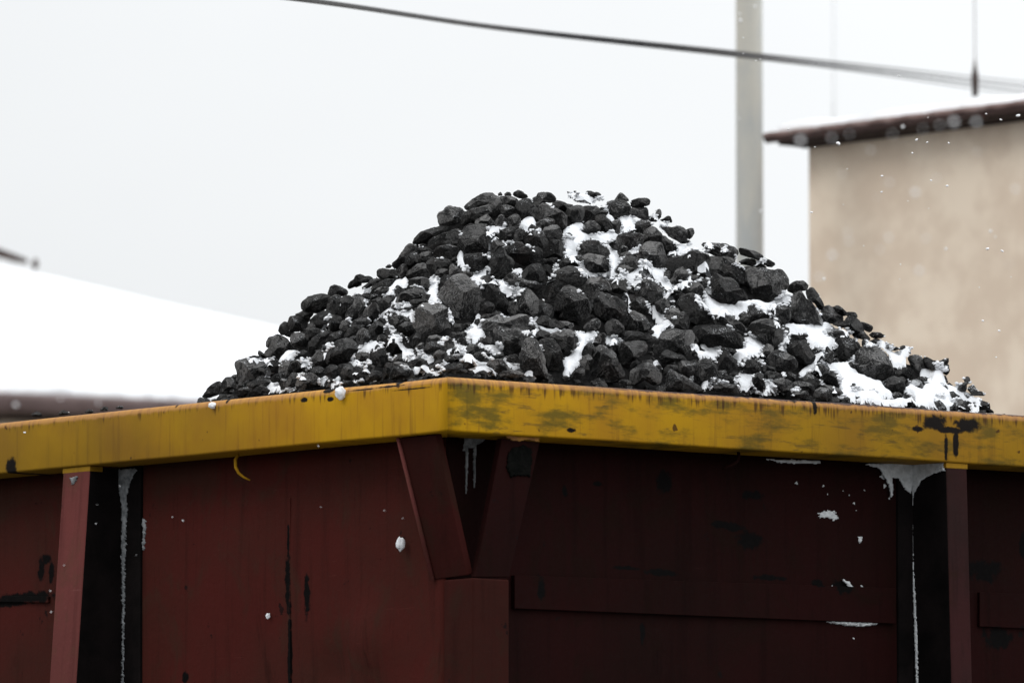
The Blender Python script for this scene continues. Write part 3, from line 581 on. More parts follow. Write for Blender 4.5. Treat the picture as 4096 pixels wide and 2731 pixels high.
def yellow_mat(name, dirt, flip):
    s = NT(name)
    x, y, z = s.sep(s.tc.outputs['Object'])
    big = s.noise(2.2, 4, .55); streak = s.noise(1.0, 5, .6, None, (26, 3, 1.6)); fine = s.noise(1.0, 4, .65, None, (160, 20, 30))
    c = s.mix(s.ramp(big, .35, .65), (.355, .172, .009), (.45, .245, .007))
    c = s.mix(s.math('MULTIPLY', s.ramp(streak, .52, .72), .35 + .3 * dirt), c, (.17, .075, .012))
    c = s.mix(s.math('MULTIPLY', s.ramp(fine, .55, .75), .18), c, (.15, .09, .02))
    if flip:                                   # greenish grime on the right-hand rail
        gr = s.noise(3.0, 6, .65, None, (1.2, 1, 4))
        c = s.mix(s.math('MULTIPLY', s.ramp(gr, .47, .63), .78), c, (.065, .060, .013))
        sc_ = s.noise(1.0, 6, .7, None, (5, 4, 34), .6)
        c = s.mix(s.math('MULTIPLY', s.ramp(sc_, .55, .66), .6), c, (.05, .04, .02))
    end_tone = s.ramp(x, -.5, -2.2, 0, .5) if flip else s.ramp(x, .7, 1.9, 0, .62)      # darker toward the far ends
    c = s.mix(s.math('MULTIPLY', end_tone, s.ramp(s.noise(1.3, 5, .6), .25, .6, .5, 1.0)), c, (.105, .062, .012))
    # rust drips running down from the top lip
    drip = s.noise(1.0, 3, .6, None, (38, 2, .9)); drip2 = s.noise(1.0, 2, .5, None, (11, 2, .6), 0, (3.1, 0, 0))
    reach = s.math('ADD', s.math('MULTIPLY', drip, .10), s.math('MULTIPLY', drip2, .12))
    depth = s.math('ADD', z, s.math('MULTIPLY', reach, .85 + .5 * dirt))
    m = s.math('MULTIPLY', s.ramp(depth, .085, .115), s.ramp(drip, .50 - .07 * dirt, .62 - .07 * dirt))
    c = s.mix(s.math('MULTIPLY', m, .55 + .35 * dirt), c, (.045, .018, .008))
    top = s.math('ADD', z, s.math('MULTIPLY', s.noise(24, 4, .7), .022))
    edge = s.math('MULTIPLY', s.ramp(top, .0015, .008), s.ramp(x, -.35 if flip else 9, -1.0 if flip else 10))
    lip_highlight = s.ramp(top, -.018, -.004)  # highlight along the rounded top lip put into the colour
    c = s.mix(s.math('MULTIPLY', lip_highlight, .55), c, (.50, .25, .10))
    c = s.mix(edge, c, (.06, .035, .032))
    spots = s.math('MULTIPLY', s.ramp(s.noise(19, 2, .5), .70, .74), .85)
    c = s.mix(spots, c, (.05, .02, .008))
    st = STAINS_RR if flip else STAINS_LR
    if st: c = s.mix(s.stains(st, .3, 26), c, (.006, .004, .003))
    s.bump(s.math('ADD', s.math('MULTIPLY', streak, .6), fine), .25, .004)
    return s.done(c, s.ramp(big, .3, .7, .55, .72), .08)
def red_mat(name, base, dark, stains, pale=None):
    s = NT(name)
    big = s.noise(1.6, 5, .55); fine = s.noise(60, 5, .7); streak = s.noise(1.0, 5, .6, None, (22, 6, 1.2))
    c = s.mix(s.ramp(big, .3, .7), base, dark)
    c = s.mix(s.math('MULTIPLY', s.ramp(streak, .5, .72), .4), c, tuple(v * .45 for v in dark))
    c = s.mix(s.math('MULTIPLY', s.ramp(fine, .5, .75), .3), c, (base[0] * 1.25, base[1] * 1.6, base[2] * 1.6))
    blot = s.noise(3.4, 6, .68, None, (1, 1, .8), .8)
    c = s.mix(s.math('MULTIPLY', s.ramp(blot, .5, .66), .6), c, (base[0] * .62, base[0] * .30, base[0] * .20))
    rust = s.noise(1.0, 6, .7, None, (9, 5, 1.6), .5, (2, 0, 5))
    c = s.mix(s.math('MULTIPLY', s.ramp(rust, .60, .72), .55), c, (base[0] * .35, base[1] * .55, base[2] * .5))
    scr = s.noise(1.0, 4, .75, None, (3, 5, 70))
    c = s.mix(s.math('MULTIPLY', s.ramp(scr, .66, .72), .35), c, (base[0] * 1.7, base[1] * 2.6, base[2] * 2.6))
    chips = s.math('MULTIPLY', s.ramp(s.noise(9, 5, .7), .66, .69), .8)
    c = s.mix(chips, c, (.006, .005, .005))
    if pale: c = s.mix(s.stains(pale, .3, 12), c, (base[0] * 1.6, base[1] * 1.6, base[2] * 1.7))
    if stains: c = s.mix(s.stains(stains, .42, 24), c, (.004, .0035, .0035))
    s.bump(s.math('ADD', s.math('MULTIPLY', big, 2.0), s.math('MULTIPLY', fine, .15)), .35, .02)
    return s.done(c, s.ramp(fine, .3, .7, .65, .85), .03)
def plain_mat(name, a, b, scale=6, rough=.7, bump=.1, mapscale=None, spec=.3):
    s = NT(name)
    n = s.noise(scale, 5, .6, None, mapscale); f = s.noise(scale * 14, 3, .6)
    c = s.mix(s.ramp(n, .32, .68), a, b)
    if bump: s.bump(s.math('ADD', n, s.math('MULTIPLY', f, .3)), bump, .02)
    return s.done(c, rough, spec)

# ------------------------------------------------------------------ camera
cam = bpy.data.cameras.new('camera'); camo = bpy.data.objects.new('camera', cam); col.objects.link(camo)
camo.location = CAM; camo.rotation_euler = (math.pi / 2 + PITCH, 0, 0)
cam.lens = LENS; cam.sensor_width = 36.0; cam.clip_start = .5; cam.clip_end = 3000
cam.dof.use_dof = True; cam.dof.focus_distance = 32.45; cam.dof.aperture_fstop = 4.0
sc.camera = camo

# ------------------------------------------------------------------ sky and sun
world = bpy.data.worlds.new('World'); sc.world = world; world.use_nodes = True
nt = world.node_tree; nt.nodes.clear()
def wn(t, **k):
    n = nt.nodes.new(t)
    for a, b in k.items(): setattr(n, a, b)
    return n
out = wn('ShaderNodeOutputWorld'); mixs = wn('ShaderNodeMixShader'); bg1 = wn('ShaderNodeBackground'); bg2 = wn('ShaderNodeBackground')
SUN_EL, SUN_AZ = math.radians(48), math.radians(255)      # azimuth clockwise from +Y
sky = wn('ShaderNodeTexSky', sky_type='NISHITA'); sky.sun_disc = False; sky.sun_elevation = SUN_EL; sky.sun_rotation = SUN_AZ
nt.links.new(sky.outputs[0], bg1.inputs[0]); bg1.inputs[1].default_value = .05
tc = wn('ShaderNodeTexCoord'); sx = wn('ShaderNodeSeparateXYZ'); nt.links.new(tc.outputs['Generated'], sx.inputs[0])
def wm(op, a, b, clamp=False):
    n = wn('ShaderNodeMath', operation=op, use_clamp=clamp)
    for i, v in enumerate((a, b)):
        if hasattr(v, 'is_output'): nt.links.new(v, n.inputs[i])
        else: n.inputs[i].default_value = v
    return n.outputs[0]
zc = wm('MAXIMUM', sx.outputs[2], 0.0)
lum = wm('MULTIPLY_ADD', zc, 1.6 * .86); lum.node.inputs[2].default_value = .86      # overcast: zenith three times the horizon
ns = wn('ShaderNodeTexNoise'); mp = wn('ShaderNodeMapping'); nt.links.new(tc.outputs['Generated'], mp.inputs[0])
mp.inputs['Scale'].default_value = (14, 14, 22); nt.links.new(mp.outputs[0], ns.inputs['Vector']); ns.inputs['Scale'].default_value = 1.0; ns.inputs['Detail'].default_value = 3
cl = wm('MULTIPLY_ADD', ns.outputs['Fac'], .10); cl.node.inputs[2].default_value = .95
side = wm('MULTIPLY_ADD', sx.outputs[0], .75); side.node.inputs[2].default_value = 1.0     # cloud a little brighter toward the house side
side = wm('MINIMUM', wm('MAXIMUM', side, .8), 1.25)
lum = wm('MULTIPLY', wm('MULTIPLY', lum, cl), side)
bg2.inputs[0].default_value = (.965, .985, 1.0, 1); nt.links.new(lum, bg2.inputs[1])
mixs.inputs[0].default_value = .93
nt.links.new(bg1.outputs[0], mixs.inputs[1]); nt.links.new(bg2.outputs[0], mixs.inputs[2]); nt.links.new(mixs.outputs[0], out.inputs[0])
sun = bpy.data.lights.new('sun', 'SUN'); sun.energy = .95; sun.angle = math.radians(25); sun.color = (1, .97, .93)
suno = bpy.data.objects.new('sun', sun); col.objects.link(suno)
sd = Vector((math.sin(SUN_AZ) * math.cos(SUN_EL), math.cos(SUN_AZ) * math.cos(SUN_EL), math.sin(SUN_EL)))
suno.rotation_euler = (-sd).to_track_quat('-Z', 'Y').to_euler()
sc.view_settings.view_transform = 'Standard'; sc.view_settings.look = 'None'
sc.view_settings.exposure = 0; sc.view_settings.gamma = 1; sc.view_settings.use_curve_mapping = False

# ------------------------------------------------------------------ ground
ground_m = plain_mat('slush_ground', (.05, .048, .046), (.14, .14, .145), .5, .8, .2)
g = mesh_obj('ground', [(-1500, -200, 0), (1500, -200, 0), (1500, 2600, 0), (-1500, 2600, 0)], [(0, 1, 2, 3)], ground_m)
tag(g, kind='structure')

# ------------------------------------------------------------------ wagon frames
Y0 = 31.0
K = at_y(1790, 1505, Y0); ZR = K[2]
PL = at_z(0, 1690, ZR); PR = at_z(4096, 1660, ZR)
ul = (PL - K); ul /= np.linalg.norm(ul); ur = (PR - K); ur /= np.linalg.norm(ur)
print('corner angle', math.degrees(math.acos(np.dot(ul, ur))), 'ZR', ZR, 'ul', ul, 'ur', ur)
# square the corner exactly
bis = ul + ur; bis /= np.linalg.norm(bis); prp = np.array((-bis[1], bis[0], 0))
ul = (bis + prp) / math.sqrt(2); ur = (bis - prp) / math.sqrt(2)
nl, nr = -ur, -ul
class Frame:
    """local x along the wall (s = sgn * x grows away from the corner), y outward, z up from the rim's top"""
    def __init__(s, u, n, sgn):
        s.u, s.n, s.sgn = u, n, sgn
        ax = u * sgn
        s.M = Matrix(((ax[0], n[0], 0, K[0]), (ax[1], n[1], 0, K[1]), (0, 0, 1, ZR), (0, 0, 0, 1)))
        s.Mi = s.M.inverted()
    def loc(s, px, py, p):
        P = on_plane(px, py, K + s.n * p, s.n)
        q = s.Mi @ Vector(P); return Vector((q.x, p, q.z))
    def W(s, x, y, z): return np.array(s.M @ Vector((x, y, z)))
FL = Frame(ul, nl, 1); FR = Frame(ur, nr, -1)
TL, TR = .19, .24            # rim thickness
WL, WR = -.165, -.215        # wall faces
LL, LR = 4.6, 4.8            # lengths
RH = .2
def st(fr, p, px, py, rpx, rpy, soft=.25):
    a = fr.loc(px, py, p); b = fr.loc(px + rpx, py, p); c = fr.loc(px, py + rpy, p)
    return (a.x, a.z, abs(b.x - a.x), abs(c.z - a.z), soft)
STAINS_LR = [st(FL, 0, 45, 1870, 22, 40), st(FL, 0, 1310, 1560, 22, 12), st(FL, 0, 1320, 1595, 14, 9), st(FL, 0, 1215, 1600, 14, 10), st(FL, 0, 365, 1580, 7, 25), st(FL, 0, 1560, 1545, 60, 4), st(FL, 0, 1650, 1555, 70, 3), st(FL, 0, 1450, 1558, 60, 3), st(FL, 0, 700, 1615, 6, 16), st(FL, 0, 905, 1600, 6, 14), st(FL, 0, 1590, 1530, 16, 10)]
STAINS_RR = [st(FR, 0, 3740, 1690, 45, 30), st(FR, 0, 3870, 1700, 50, 28), st(FR, 0, 3800, 1720, 60, 14), st(FR, 0, 3670, 1715, 22, 10), st(FR, 0, 2285, 1720, 18, 10),
             st(FR, 0, 3785, 1780, 8, 55), st(FR, 0, 3825, 1775, 12, 50), st(FR, 0, 3180, 1590, 9, 22), st(FR, 0, 3260, 1620, 10, 35)]
yl = yellow_mat('yellow_paint', .5, False); yr = yellow_mat('grimy_yellow_paint', .75, True)
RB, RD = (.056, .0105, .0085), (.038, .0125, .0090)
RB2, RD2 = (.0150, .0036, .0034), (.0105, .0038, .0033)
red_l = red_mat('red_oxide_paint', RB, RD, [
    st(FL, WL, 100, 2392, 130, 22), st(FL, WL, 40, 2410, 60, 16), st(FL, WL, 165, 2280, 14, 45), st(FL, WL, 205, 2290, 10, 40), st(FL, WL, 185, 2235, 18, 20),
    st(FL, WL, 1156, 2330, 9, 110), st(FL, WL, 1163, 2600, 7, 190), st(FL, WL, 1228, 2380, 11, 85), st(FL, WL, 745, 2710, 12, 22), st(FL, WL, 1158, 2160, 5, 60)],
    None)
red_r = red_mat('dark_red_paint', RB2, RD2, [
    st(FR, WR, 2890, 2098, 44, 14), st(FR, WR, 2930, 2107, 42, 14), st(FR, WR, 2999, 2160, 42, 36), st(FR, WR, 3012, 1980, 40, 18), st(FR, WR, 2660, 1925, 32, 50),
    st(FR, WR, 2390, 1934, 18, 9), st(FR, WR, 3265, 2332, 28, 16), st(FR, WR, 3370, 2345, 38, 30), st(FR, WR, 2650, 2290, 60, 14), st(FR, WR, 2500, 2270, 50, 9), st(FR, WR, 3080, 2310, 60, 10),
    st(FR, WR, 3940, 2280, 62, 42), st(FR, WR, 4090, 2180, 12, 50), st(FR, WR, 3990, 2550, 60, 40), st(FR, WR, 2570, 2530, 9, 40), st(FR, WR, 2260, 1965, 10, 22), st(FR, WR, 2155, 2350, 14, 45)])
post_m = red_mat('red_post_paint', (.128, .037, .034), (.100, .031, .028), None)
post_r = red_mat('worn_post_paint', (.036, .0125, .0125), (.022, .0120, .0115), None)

wagon = empty('coal_wagon', (K[0], K[1] + 2.5, 0))
tag(wagon, 'dark red steel coal wagon with a yellow rim, heaped with snowy coal', 'wagon')
def place(o, fr):
    o.parent = wagon
    o.matrix_parent_inverse = wagon_inv
    o.matrix_basis = fr.M
    return o
bpy.context.view_layer.update(); wagon_inv = wagon.matrix_world.inverted()

# rims: rounded box section, mitred at the corner
def rim(fr, t, ratio, L, mat, label):
    r = .022; prof = []
    rb = .009
    for cy, cz, a0, r in ((-r, -r, 90, r), (-rb, -RH + rb, 0, rb), (-t + rb, -RH + rb, -90, rb), (-t + r, -r, 180, r)):
        for k in range(5):
            a = math.radians(a0 - 90 * k / 4); prof.append((cy + r * math.cos(a), cz + r * math.sin(a)))
    N = 70; vs, fs = [], []; m = len(prof)
    for i in range(N + 1):
        for (y, z) in prof:
            s0 = -y * ratio; s = s0 + (L - s0) * (i / N) ** 1.0
            wob = .0035 * noise.noise(Vector((s * 2.2, 3.0 + fr.sgn, 0))) * (1 if i > 2 else 0)
            vs.append((fr.sgn * s, y + wob, z + .003 * noise.noise(Vector((s * 1.7, 9.0, fr.sgn)))))
    for i in range(N):
        for k in range(m):
            q = (i * m + k, i * m + (k + 1) % m, (i + 1) * m + (k + 1) % m, (i + 1) * m + k)
            fs.append(q if fr.sgn > 0 else q[::-1])
    fs.append(tuple(range(m))); fs.append(tuple(range(N * m, N * m + m)))
    me = bpy.data.meshes.new('rim_rail'); me.from_pydata(vs, [], fs)
    bm = bmesh.new(); bm.from_mesh(me); bmesh.ops.recalc_face_normals(bm, faces=bm.faces); bm.to_mesh(me); bm.free()
    me.polygons.foreach_set('use_smooth', [len(p.vertices) == 4 for p in me.polygons])
    me.materials.append(mat)
    o = bpy.data.objects.new('rim_rail', me); col.objects.link(o); place(o, fr); o['label'] = label
    return o
rim(FL, TL, TR / TL, LL, yl, 'clean yellow rim rail on the lit side'); rim(FR, TR, TL / TR, LR, yr, 'grimy yellow rim rail streaked with rust')
def box_part(name, fr, s0, s1, y0, y1, z0, z1, mat, bevel=.003):
    bm = bmesh.new(); xs = sorted((fr.sgn * s0, fr.sgn * s1)); bm_box(bm, xs[0], xs[1], y0, y1, z0, z1)
    o = bm_obj(name, bm, mat, None, False, bevel); return place(o, fr)
ZB = -(ZR - .25)
# walls, with shallow dents
def wall(fr, s0, s1, p, mat, name='wall_panel', dents=()):
    nx, nz = 120, 60; vs, fs = [], []
    for j in range(nz + 1):
        for i in range(nx + 1):
            s = s0 + (s1 - s0) * i / nx; z = -RH + (ZB + RH) * j / nz
            d = .006 * noise.noise(Vector((s * 1.3, z * 1.3, fr.sgn * 5)))
            for (cs, cz, r, amp) in dents: d += amp * math.exp(-((s - cs) ** 2 + (z - cz) ** 2) / r ** 2)
            if i in (0, nx) or j == 0: d = 0
            vs.append((fr.sgn * s, p + d, z))
    n0 = len(vs)
    for j in range(nz):
        for i in range(nx):
            a = j * (nx + 1) + i; q = (a, a + 1, a + nx + 2, a + nx + 1)
            fs.append(q)
    for v in ((s0, p - .03, -RH), (s1, p - .03, -RH), (s1, p - .03, ZB), (s0, p - .03, ZB)): vs.append((fr.sgn * v[0], v[1], v[2]))
    b = n0; fs.append((b + 3, b + 2, b + 1, b))
    tp = list(range(0, nx + 1)); fs.append(tuple([b, b + 1] + tp[::-1]))
    bt = list(range(nz * (nx + 1), nz * (nx + 1) + nx + 1)); fs.append(tuple([b + 2, b + 3] + bt))
    lf = [j * (nx + 1) for j in range(nz + 1)]; fs.append(tuple([b + 3, b] + lf)); rt = [j * (nx + 1) + nx for j in range(nz + 1)]; fs.append(tuple([b + 1, b + 2] + rt[::-1]))
    bm = bmesh.new(); V = [bm.verts.new(v) for v in vs]
    for f in fs: bm.faces.new([V[i] for i in f])
    o = bm_obj(name, bm, mat, None, True)
    for pg in o.data.polygons: pg.use_smooth = len(pg.vertices) == 4 and pg.index < nx * nz
    return place(o, fr)
dl = FL.loc(1330, 2700, WL); dl2 = FL.loc(1480, 2560, WL); dl3 = FL.loc(1000, 2300, WL)
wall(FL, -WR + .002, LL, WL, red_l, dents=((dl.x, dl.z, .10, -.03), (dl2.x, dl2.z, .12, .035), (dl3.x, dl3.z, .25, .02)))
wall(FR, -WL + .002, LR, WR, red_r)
# far sides, floor
box_part('wall_panel', FL, LL - .03, LL, -LR + .05, WL - .035, ZB, -RH, red_l)
box_part('wall_panel', FR, LR - .03, LR, -LL + .05, WR - .035, ZB, -RH, red_r)
box_part('rim_rail', FL, LL - .10, LL + .05, -LR, -TL - .001, -RH + .002, -.002, yl, .015)
box_part('rim_rail', FR, LR - .10, LR + .05, -LL + .11, -TR - .001, -RH + .004, -.004, yr, .015)
box_part('floor_plate', FL, .25, LL - .04, -LR + .06, WL - .04, ZB - .02, ZB + .06, red_l)
box_part('underframe', FL, .4, LL - .3, -LR + .3, -.45, -ZR, ZB - .022, red_r)
# strips and welds on the walls
def strip(fr, p, a, b, thick, mat, name):
    """a, b: (px, py_top, py_bottom) ends of a strip lying on the wall"""
    A, B, C, D = fr.loc(a[0], a[1], p), fr.loc(b[0], b[1], p), fr.loc(b[0], b[2], p), fr.loc(a[0], a[2], p)
    bm = bmesh.new(); n = 40
    for i in range(n):
        t0, t1 = i / n, (i + 1) / n
        pass
    lo = [Vector((v.x, p - .004, v.z)) for v in (A, B, C, D)]; hi = [Vector((v.x, p + thick, v.z)) for v in (A, B, C, D)]
    bm_hexa(bm, lo, hi)
    return place(bm_obj(name, bm, mat, None, False, .002), fr)
strip(FR, WR, (2045, 2300, 2433), (3570, 2352, 2494), .020, red_r, 'stiffener_strip')
strip(FR, WR, (3910, 2368, 2505), (4500, 2388, 2530), .013, red_r, 'stiffener_strip')
strip(FL, WL, (-300, 2375, 2403), (200, 2385, 2409), .010, red_l, 'weld_seam')
strip(FL, WL, (1150, 1990, 2760), (1166, 1990, 2760), .006, red_l, 'weld_seam')
# ribs: tapered box posts with a base flange on the wall
shade_and_soot = plain_mat('flank_shade_black', (.004, .0035, .0035), (.009, .007, .007), 5, .9, .2, None, .03)  # black for rib flanks and flanges: their shade put into the colour
def rib(fr, pxa, pxb, pyt, pw, grow, mat, flange, fl_px, label):
    a = fr.loc(pxa, pyt, -.012); b = fr.loc(pxb, pyt, -.012)
    s0, s1 = sorted((a.x, b.x)); zt = -RH; zb = ZB
    g = lambda z: -.012 + grow * (zt - z)
    bm = bmesh.new()
    bm_hexa(bm, [(s0, pw - .005, zb), (s1, pw - .005, zb), (s1, g(zb), zb), (s0, g(zb), zb)], [(s0, pw - .005, zt - .001), (s1, pw - .005, zt - .001), (s1, g(zt), zt - .001), (s0, g(zt), zt - .001)])
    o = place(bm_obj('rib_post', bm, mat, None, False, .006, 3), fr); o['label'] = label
    o.data.materials.append(shade_and_soot)
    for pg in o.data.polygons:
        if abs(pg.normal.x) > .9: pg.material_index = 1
    f = fr.loc(fl_px, 2100, pw)
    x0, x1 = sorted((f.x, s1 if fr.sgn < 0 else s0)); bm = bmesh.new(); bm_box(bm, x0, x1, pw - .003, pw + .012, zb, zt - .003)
    place(bm_obj('rib_flange', bm, shade_and_soot, None, False, .003), fr)
    # painted-over cap where the yellow runs down on the post
    bm = bmesh.new(); bm_box(bm, s0 - .002, s1 + .002, g(zt) - .06, g(zt) + .002, zt - .022, zt - .0015)
    place(bm_obj('rib_cap', bm, yl if fr.sgn > 0 else yr, None, False, .002), fr)
    return o
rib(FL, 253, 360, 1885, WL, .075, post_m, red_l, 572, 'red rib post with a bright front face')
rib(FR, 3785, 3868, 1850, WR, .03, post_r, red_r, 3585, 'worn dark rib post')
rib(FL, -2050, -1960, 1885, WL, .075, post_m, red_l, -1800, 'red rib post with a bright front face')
# corner post and its flared bracket plates
zc_ = FR.loc(1890, 2310, -.05).z
c0, c1 = FR.loc(1890, 2310, -.05), FR.loc(2037, 2310, -.05)
bm = bmesh.new(); xs = sorted((c0.x, c1.x)); 
bm_box(bm, xs[0], xs[1], WR - .003, -.05, ZB, zc_)
place(bm_obj('corner_post', bm, red_mat('corner_paint', (.040, .0085, .0070), (.028, .0090, .0068), None), None, False, .006, 3), FR)
def plate(pts_px, name, mat, thick):
    P = [np.array(on_plane(px, py, K + fr.n * p, fr.n)) for (px, py, p, fr) in pts_px]
    n = np.cross(P[1] - P[0], P[3] - P[0]); n /= np.linalg.norm(n)
    if np.dot(n, P[0] - CAM) < 0: n = -n
    bm = bmesh.new(); bm_hexa(bm, P, [q + n * thick for q in P])
    o = bm_obj(name, bm, mat, None, False, .004, 2)
    o.parent = wagon; o.matrix_parent_inverse = wagon_inv
    return o
cm = red_mat('bracket_paint', (.034, .0070, .0060), (.024, .0068, .0054), None)
plate([(1597, 1752, -.03, FL), (1742, 1738, -.03, FL), (1868, 2300, WL + .006, FL), (1733, 2318, WL + .006, FL)], 'corner_bracket', cm, .03)
bm = bmesh.new()
for (px, py), (qx, qy) in (((1592, 1750), (1731, 2318)),):
    tube(bm, [on_plane(px, py, K + nl * -.026, nl), on_plane(qx, qy, K + nl * (WL + .012), nl)], .008, 8)
o = bm_obj('bracket_bead', bm, post_m, None, True); o.parent = wagon; o.matrix_parent_inverse = wagon_inv
cr = red_mat('dark_bracket_paint', RB2, RD2, None)
brs = plate([(2008, 1752, -.045, FR), (2160, 1768, -.045, FR), (2037, 2308, -.055, FR), (1902, 2308, -.055, FR)], 'corner_bracket', cr, .03)
# yellow paint lapping over the bracket's top, a black scab under it
def patch(name, poly, fr, p, mat, thick=.006, step=3.0, parent=True, rag=.8, seed=0):
    """a thin ragged layer stuck on a wall plane, outlined in photograph pixels"""
    poly = np.array(poly, float); x0, y0 = poly.min(0) - 6; x1, y1 = poly.max(0) + 6
    nx, ny = int((x1 - x0) / step) + 2, int((y1 - y0) / step) + 2
    ids = {}; vs = []; cells = []
    for j in range(ny):
        for i in range(nx):
            x, y = x0 + i * step, y0 + j * step
            w = noise.noise(Vector((x * .09 + seed, y * .09, 1.7))) * 5 * rag + noise.noise(Vector((x * .3 + seed, y * .3, 4.7))) * 3 * rag
            w2 = noise.noise(Vector((x * .09 + seed, y * .09, 9.7))) * 5 * rag
            if inside(poly, x + w + step / 2, y + w2 + step / 2): cells.append((i, j))
    S = set(cells); fs = []
    def vid(i, j):
        k = (i, j)
        if k not in ids:
            ins = sum(((i + a, j + b) in S) for a in (-1, 0) for b in (-1, 0))
            P = on_plane(x0 + i * step, y0 + j * step, K + fr.n * p, fr.n)
            h = thick * (1.0 if ins == 4 else .15) * (.75 + .5 * noise.noise(Vector((i * .4, j * .4, seed)))) + .001
            ids[k] = len(vs); vs.append(P + fr.n * h)
        return ids[k]
    for (i, j) in cells: fs.append((vid(i, j), vid(i, j + 1), vid(i + 1, j + 1), vid(i + 1, j)))
    if not fs: return None
    n_top = len(vs)                                     # back skin and rim so the layer is solid
    vs += [v - fr.n * (thick + .003) for v in vs]
    edges = {}
    for f in fs:
        for a, b in zip(f, f[1:] + f[:1]): edges[(a, b)] = 1
    side = [(b, a, a + n_top, b + n_top) for (a, b) in edges if (b, a) not in edges]
    fs = fs + [tuple(v + n_top for v in f[::-1]) for f in fs] + side
    o = mesh_obj(name, vs, fs, mat, None, True)
    if parent: o.parent = wagon; o.matrix_parent_inverse = wagon_inv
    return o
def inside(poly, x, y):
    c = False; n = len(poly); j = n - 1
    for i in range(n):
        xi, yi = poly[i]; xj, yj = poly[j]
        if (yi > y) != (yj > y) and x < (xj - xi) * (y - yi) / (yj - yi) + xi: c = not c
        j = i
    return c
def zp(s, ox, oy, k):
    return [(ox + float(q.split(',')[0]) * k, oy + float(q.split(',')[1]) * k) for q in s.split()]
scab = plain_mat('black_scab', (.0025, .0028, .0025), (.005, .005, .0045), 30, .9, .4, None, .03)
patch('rust_scab', zp('775,440 800,415 850,405 890,420 890,470 880,555 830,550 790,560 765,510', 1400, 1450, .817), FR, -.044, scab, .004, 3, True, 1.0, 2)
patch('paint_lap', zp('765,345 930,350 925,385 870,378 830,383 790,378 770,365', 1400, 1450, .817), FR, -.043, yr, .004, 3, True, .7, 5)
hook_m = plain_mat('mustard_hook', (.20, .10, .006), (.28, .15, .008), 30, .7, .2, None, .05)
# tarpaulin hooks under the rim
def hook(fr, p, pts, mat):
    bm = bmesh.new(); P = [on_plane(px, py, K + fr.n * (p + dp), fr.n) for (px, py, dp) in pts]
    tube(bm, P, [.0055, .0065, .0065, .006, .005, .003], 8)
    o = bm_obj('tarpaulin_hook', bm, mat, None, True); o.parent = wagon; o.matrix_parent_inverse = wagon_inv
hook(FL, -.06, [(955, 1815, 0), (942, 1838, .01), (943, 1868, .015), (955, 1892, .01), (975, 1908, 0), (1000, 1920, -.01)], hook_m)
hook(FR, -.10, [(2952, 1795, 0), (2956, 1822, .01), (2948, 1846, .015), (2930, 1858, .01), (2908, 1866, 0), (2888, 1876, -.01)], cr)

# ------------------------------------------------------------------ snow stuck to the wagon
SNOWM = snow_mat()
k8 = .7534
stuck = []
FROST = plain_mat('grey_frost', (.10, .108, .112), (.24, .25, .26), 40, .8, .3)
def stick(s, ox, oy, k, fr, p, th, seed, rag=.8):
    o = patch('stuck_snow', zp(s, ox, oy, k), fr, p, SNOWM, th, 3.0, False, rag, seed)
    if o: stuck.append((o, seed in (7, 8, 9, 10, 12)))
class Side:
    """the flank of a rib post, facing the corner"""
    def __init__(s, n, p): s.n, s.p = n, p
SR = Side(-ur, -abs(FR.loc(3785, 1850, -.012).x)); SL = Side(-ul, -abs(FL.loc(360, 1885, -.012).x))
stick('1010,405 1262,398 1262,520 1250,560 1225,540 1190,480 1150,480 1160,540 1150,590 1138,520 1090,430', 2700, 1550, k8, FR, WR + .014, .004, 1)
stick('1236,400 1425,398 1432,440 1370,455 1310,490 1270,560 1258,640 1262,800 1270,1000 1286,1300 1292,1568 1280,1568 1262,1000 1248,620 1240,540', 2700, 1550, k8, SR, SR.p, .004, 11, .6)
stick('480,378 770,386 770,404 560,400', 2700, 1550, k8, FR, WR, .008, 2)
stick('790,1243 905,1232 1070,1246 1065,1260 980,1268 900,1262', 2700, 1550, k8, FR, WR, .016, 3)
stick('760,665 800,655 845,652 868,688 840,705 815,690 775,695', 2700, 1550, k8, FR, WR, .004, 4, 1.8)
stick('970,790 995,790 990,815 978,828', 2700, 1550, k8, FR, WR, .005, 5)
stick('890,1015 925,1030 948,1060 938,1085 905,1098 925,1062', 2700, 1550, k8, FR, WR + .012, .004, 6)
for i, (x, y, r) in enumerate(((645, 508, 9), (785, 520, 6), (950, 612, 7), (990, 1055, 8), (790, 1050, 8), (925, 570, 4), (890, 550, 4), (1005, 545, 5), (945, 1330, 8), (880, 1340, 6), (1100, 470, 16), (1115, 520, 10), (1140, 585, 7), (830, 1055, 6), (700, 540, 4), (810, 565, 4), (960, 650, 4))):
    stick(' '.join(f'{x + r * (.6 + .5 * ((i + a) % 2)) * math.cos(a)},{y + r * (.7 + .5 * ((i * 3 + a) % 2)) * math.sin(a)}' for a in (0, 1, 2, 3, 4, 5)), 2700, 1550, k8, FR, WR, .003, 20 + i, .6)
stick('560,370 670,366 655,384 618,404 612,610 606,614 605,415 580,418 571,640 566,640 567,436 552,432', 1400, 1450, .817, FR, WR + .002, .004, 7, .4)
stick('555,268 830,266 795,330 774,420 768,600 762,800 756,1100 752,1568 742,1568 744,1100 740,800 742,500 722,372 600,320', 0, 1700, .6576, FL, WL + .013, .004, 8, 1.0)
stick('862,560 885,580 890,640 880,740 868,780 868,640', 0, 1700, .6576, FL, WL, .006, 9, 1.4)
stick('425,320 465,310 460,345 440,360', 0, 1700, .6576, FL, -.006, .003, 10)
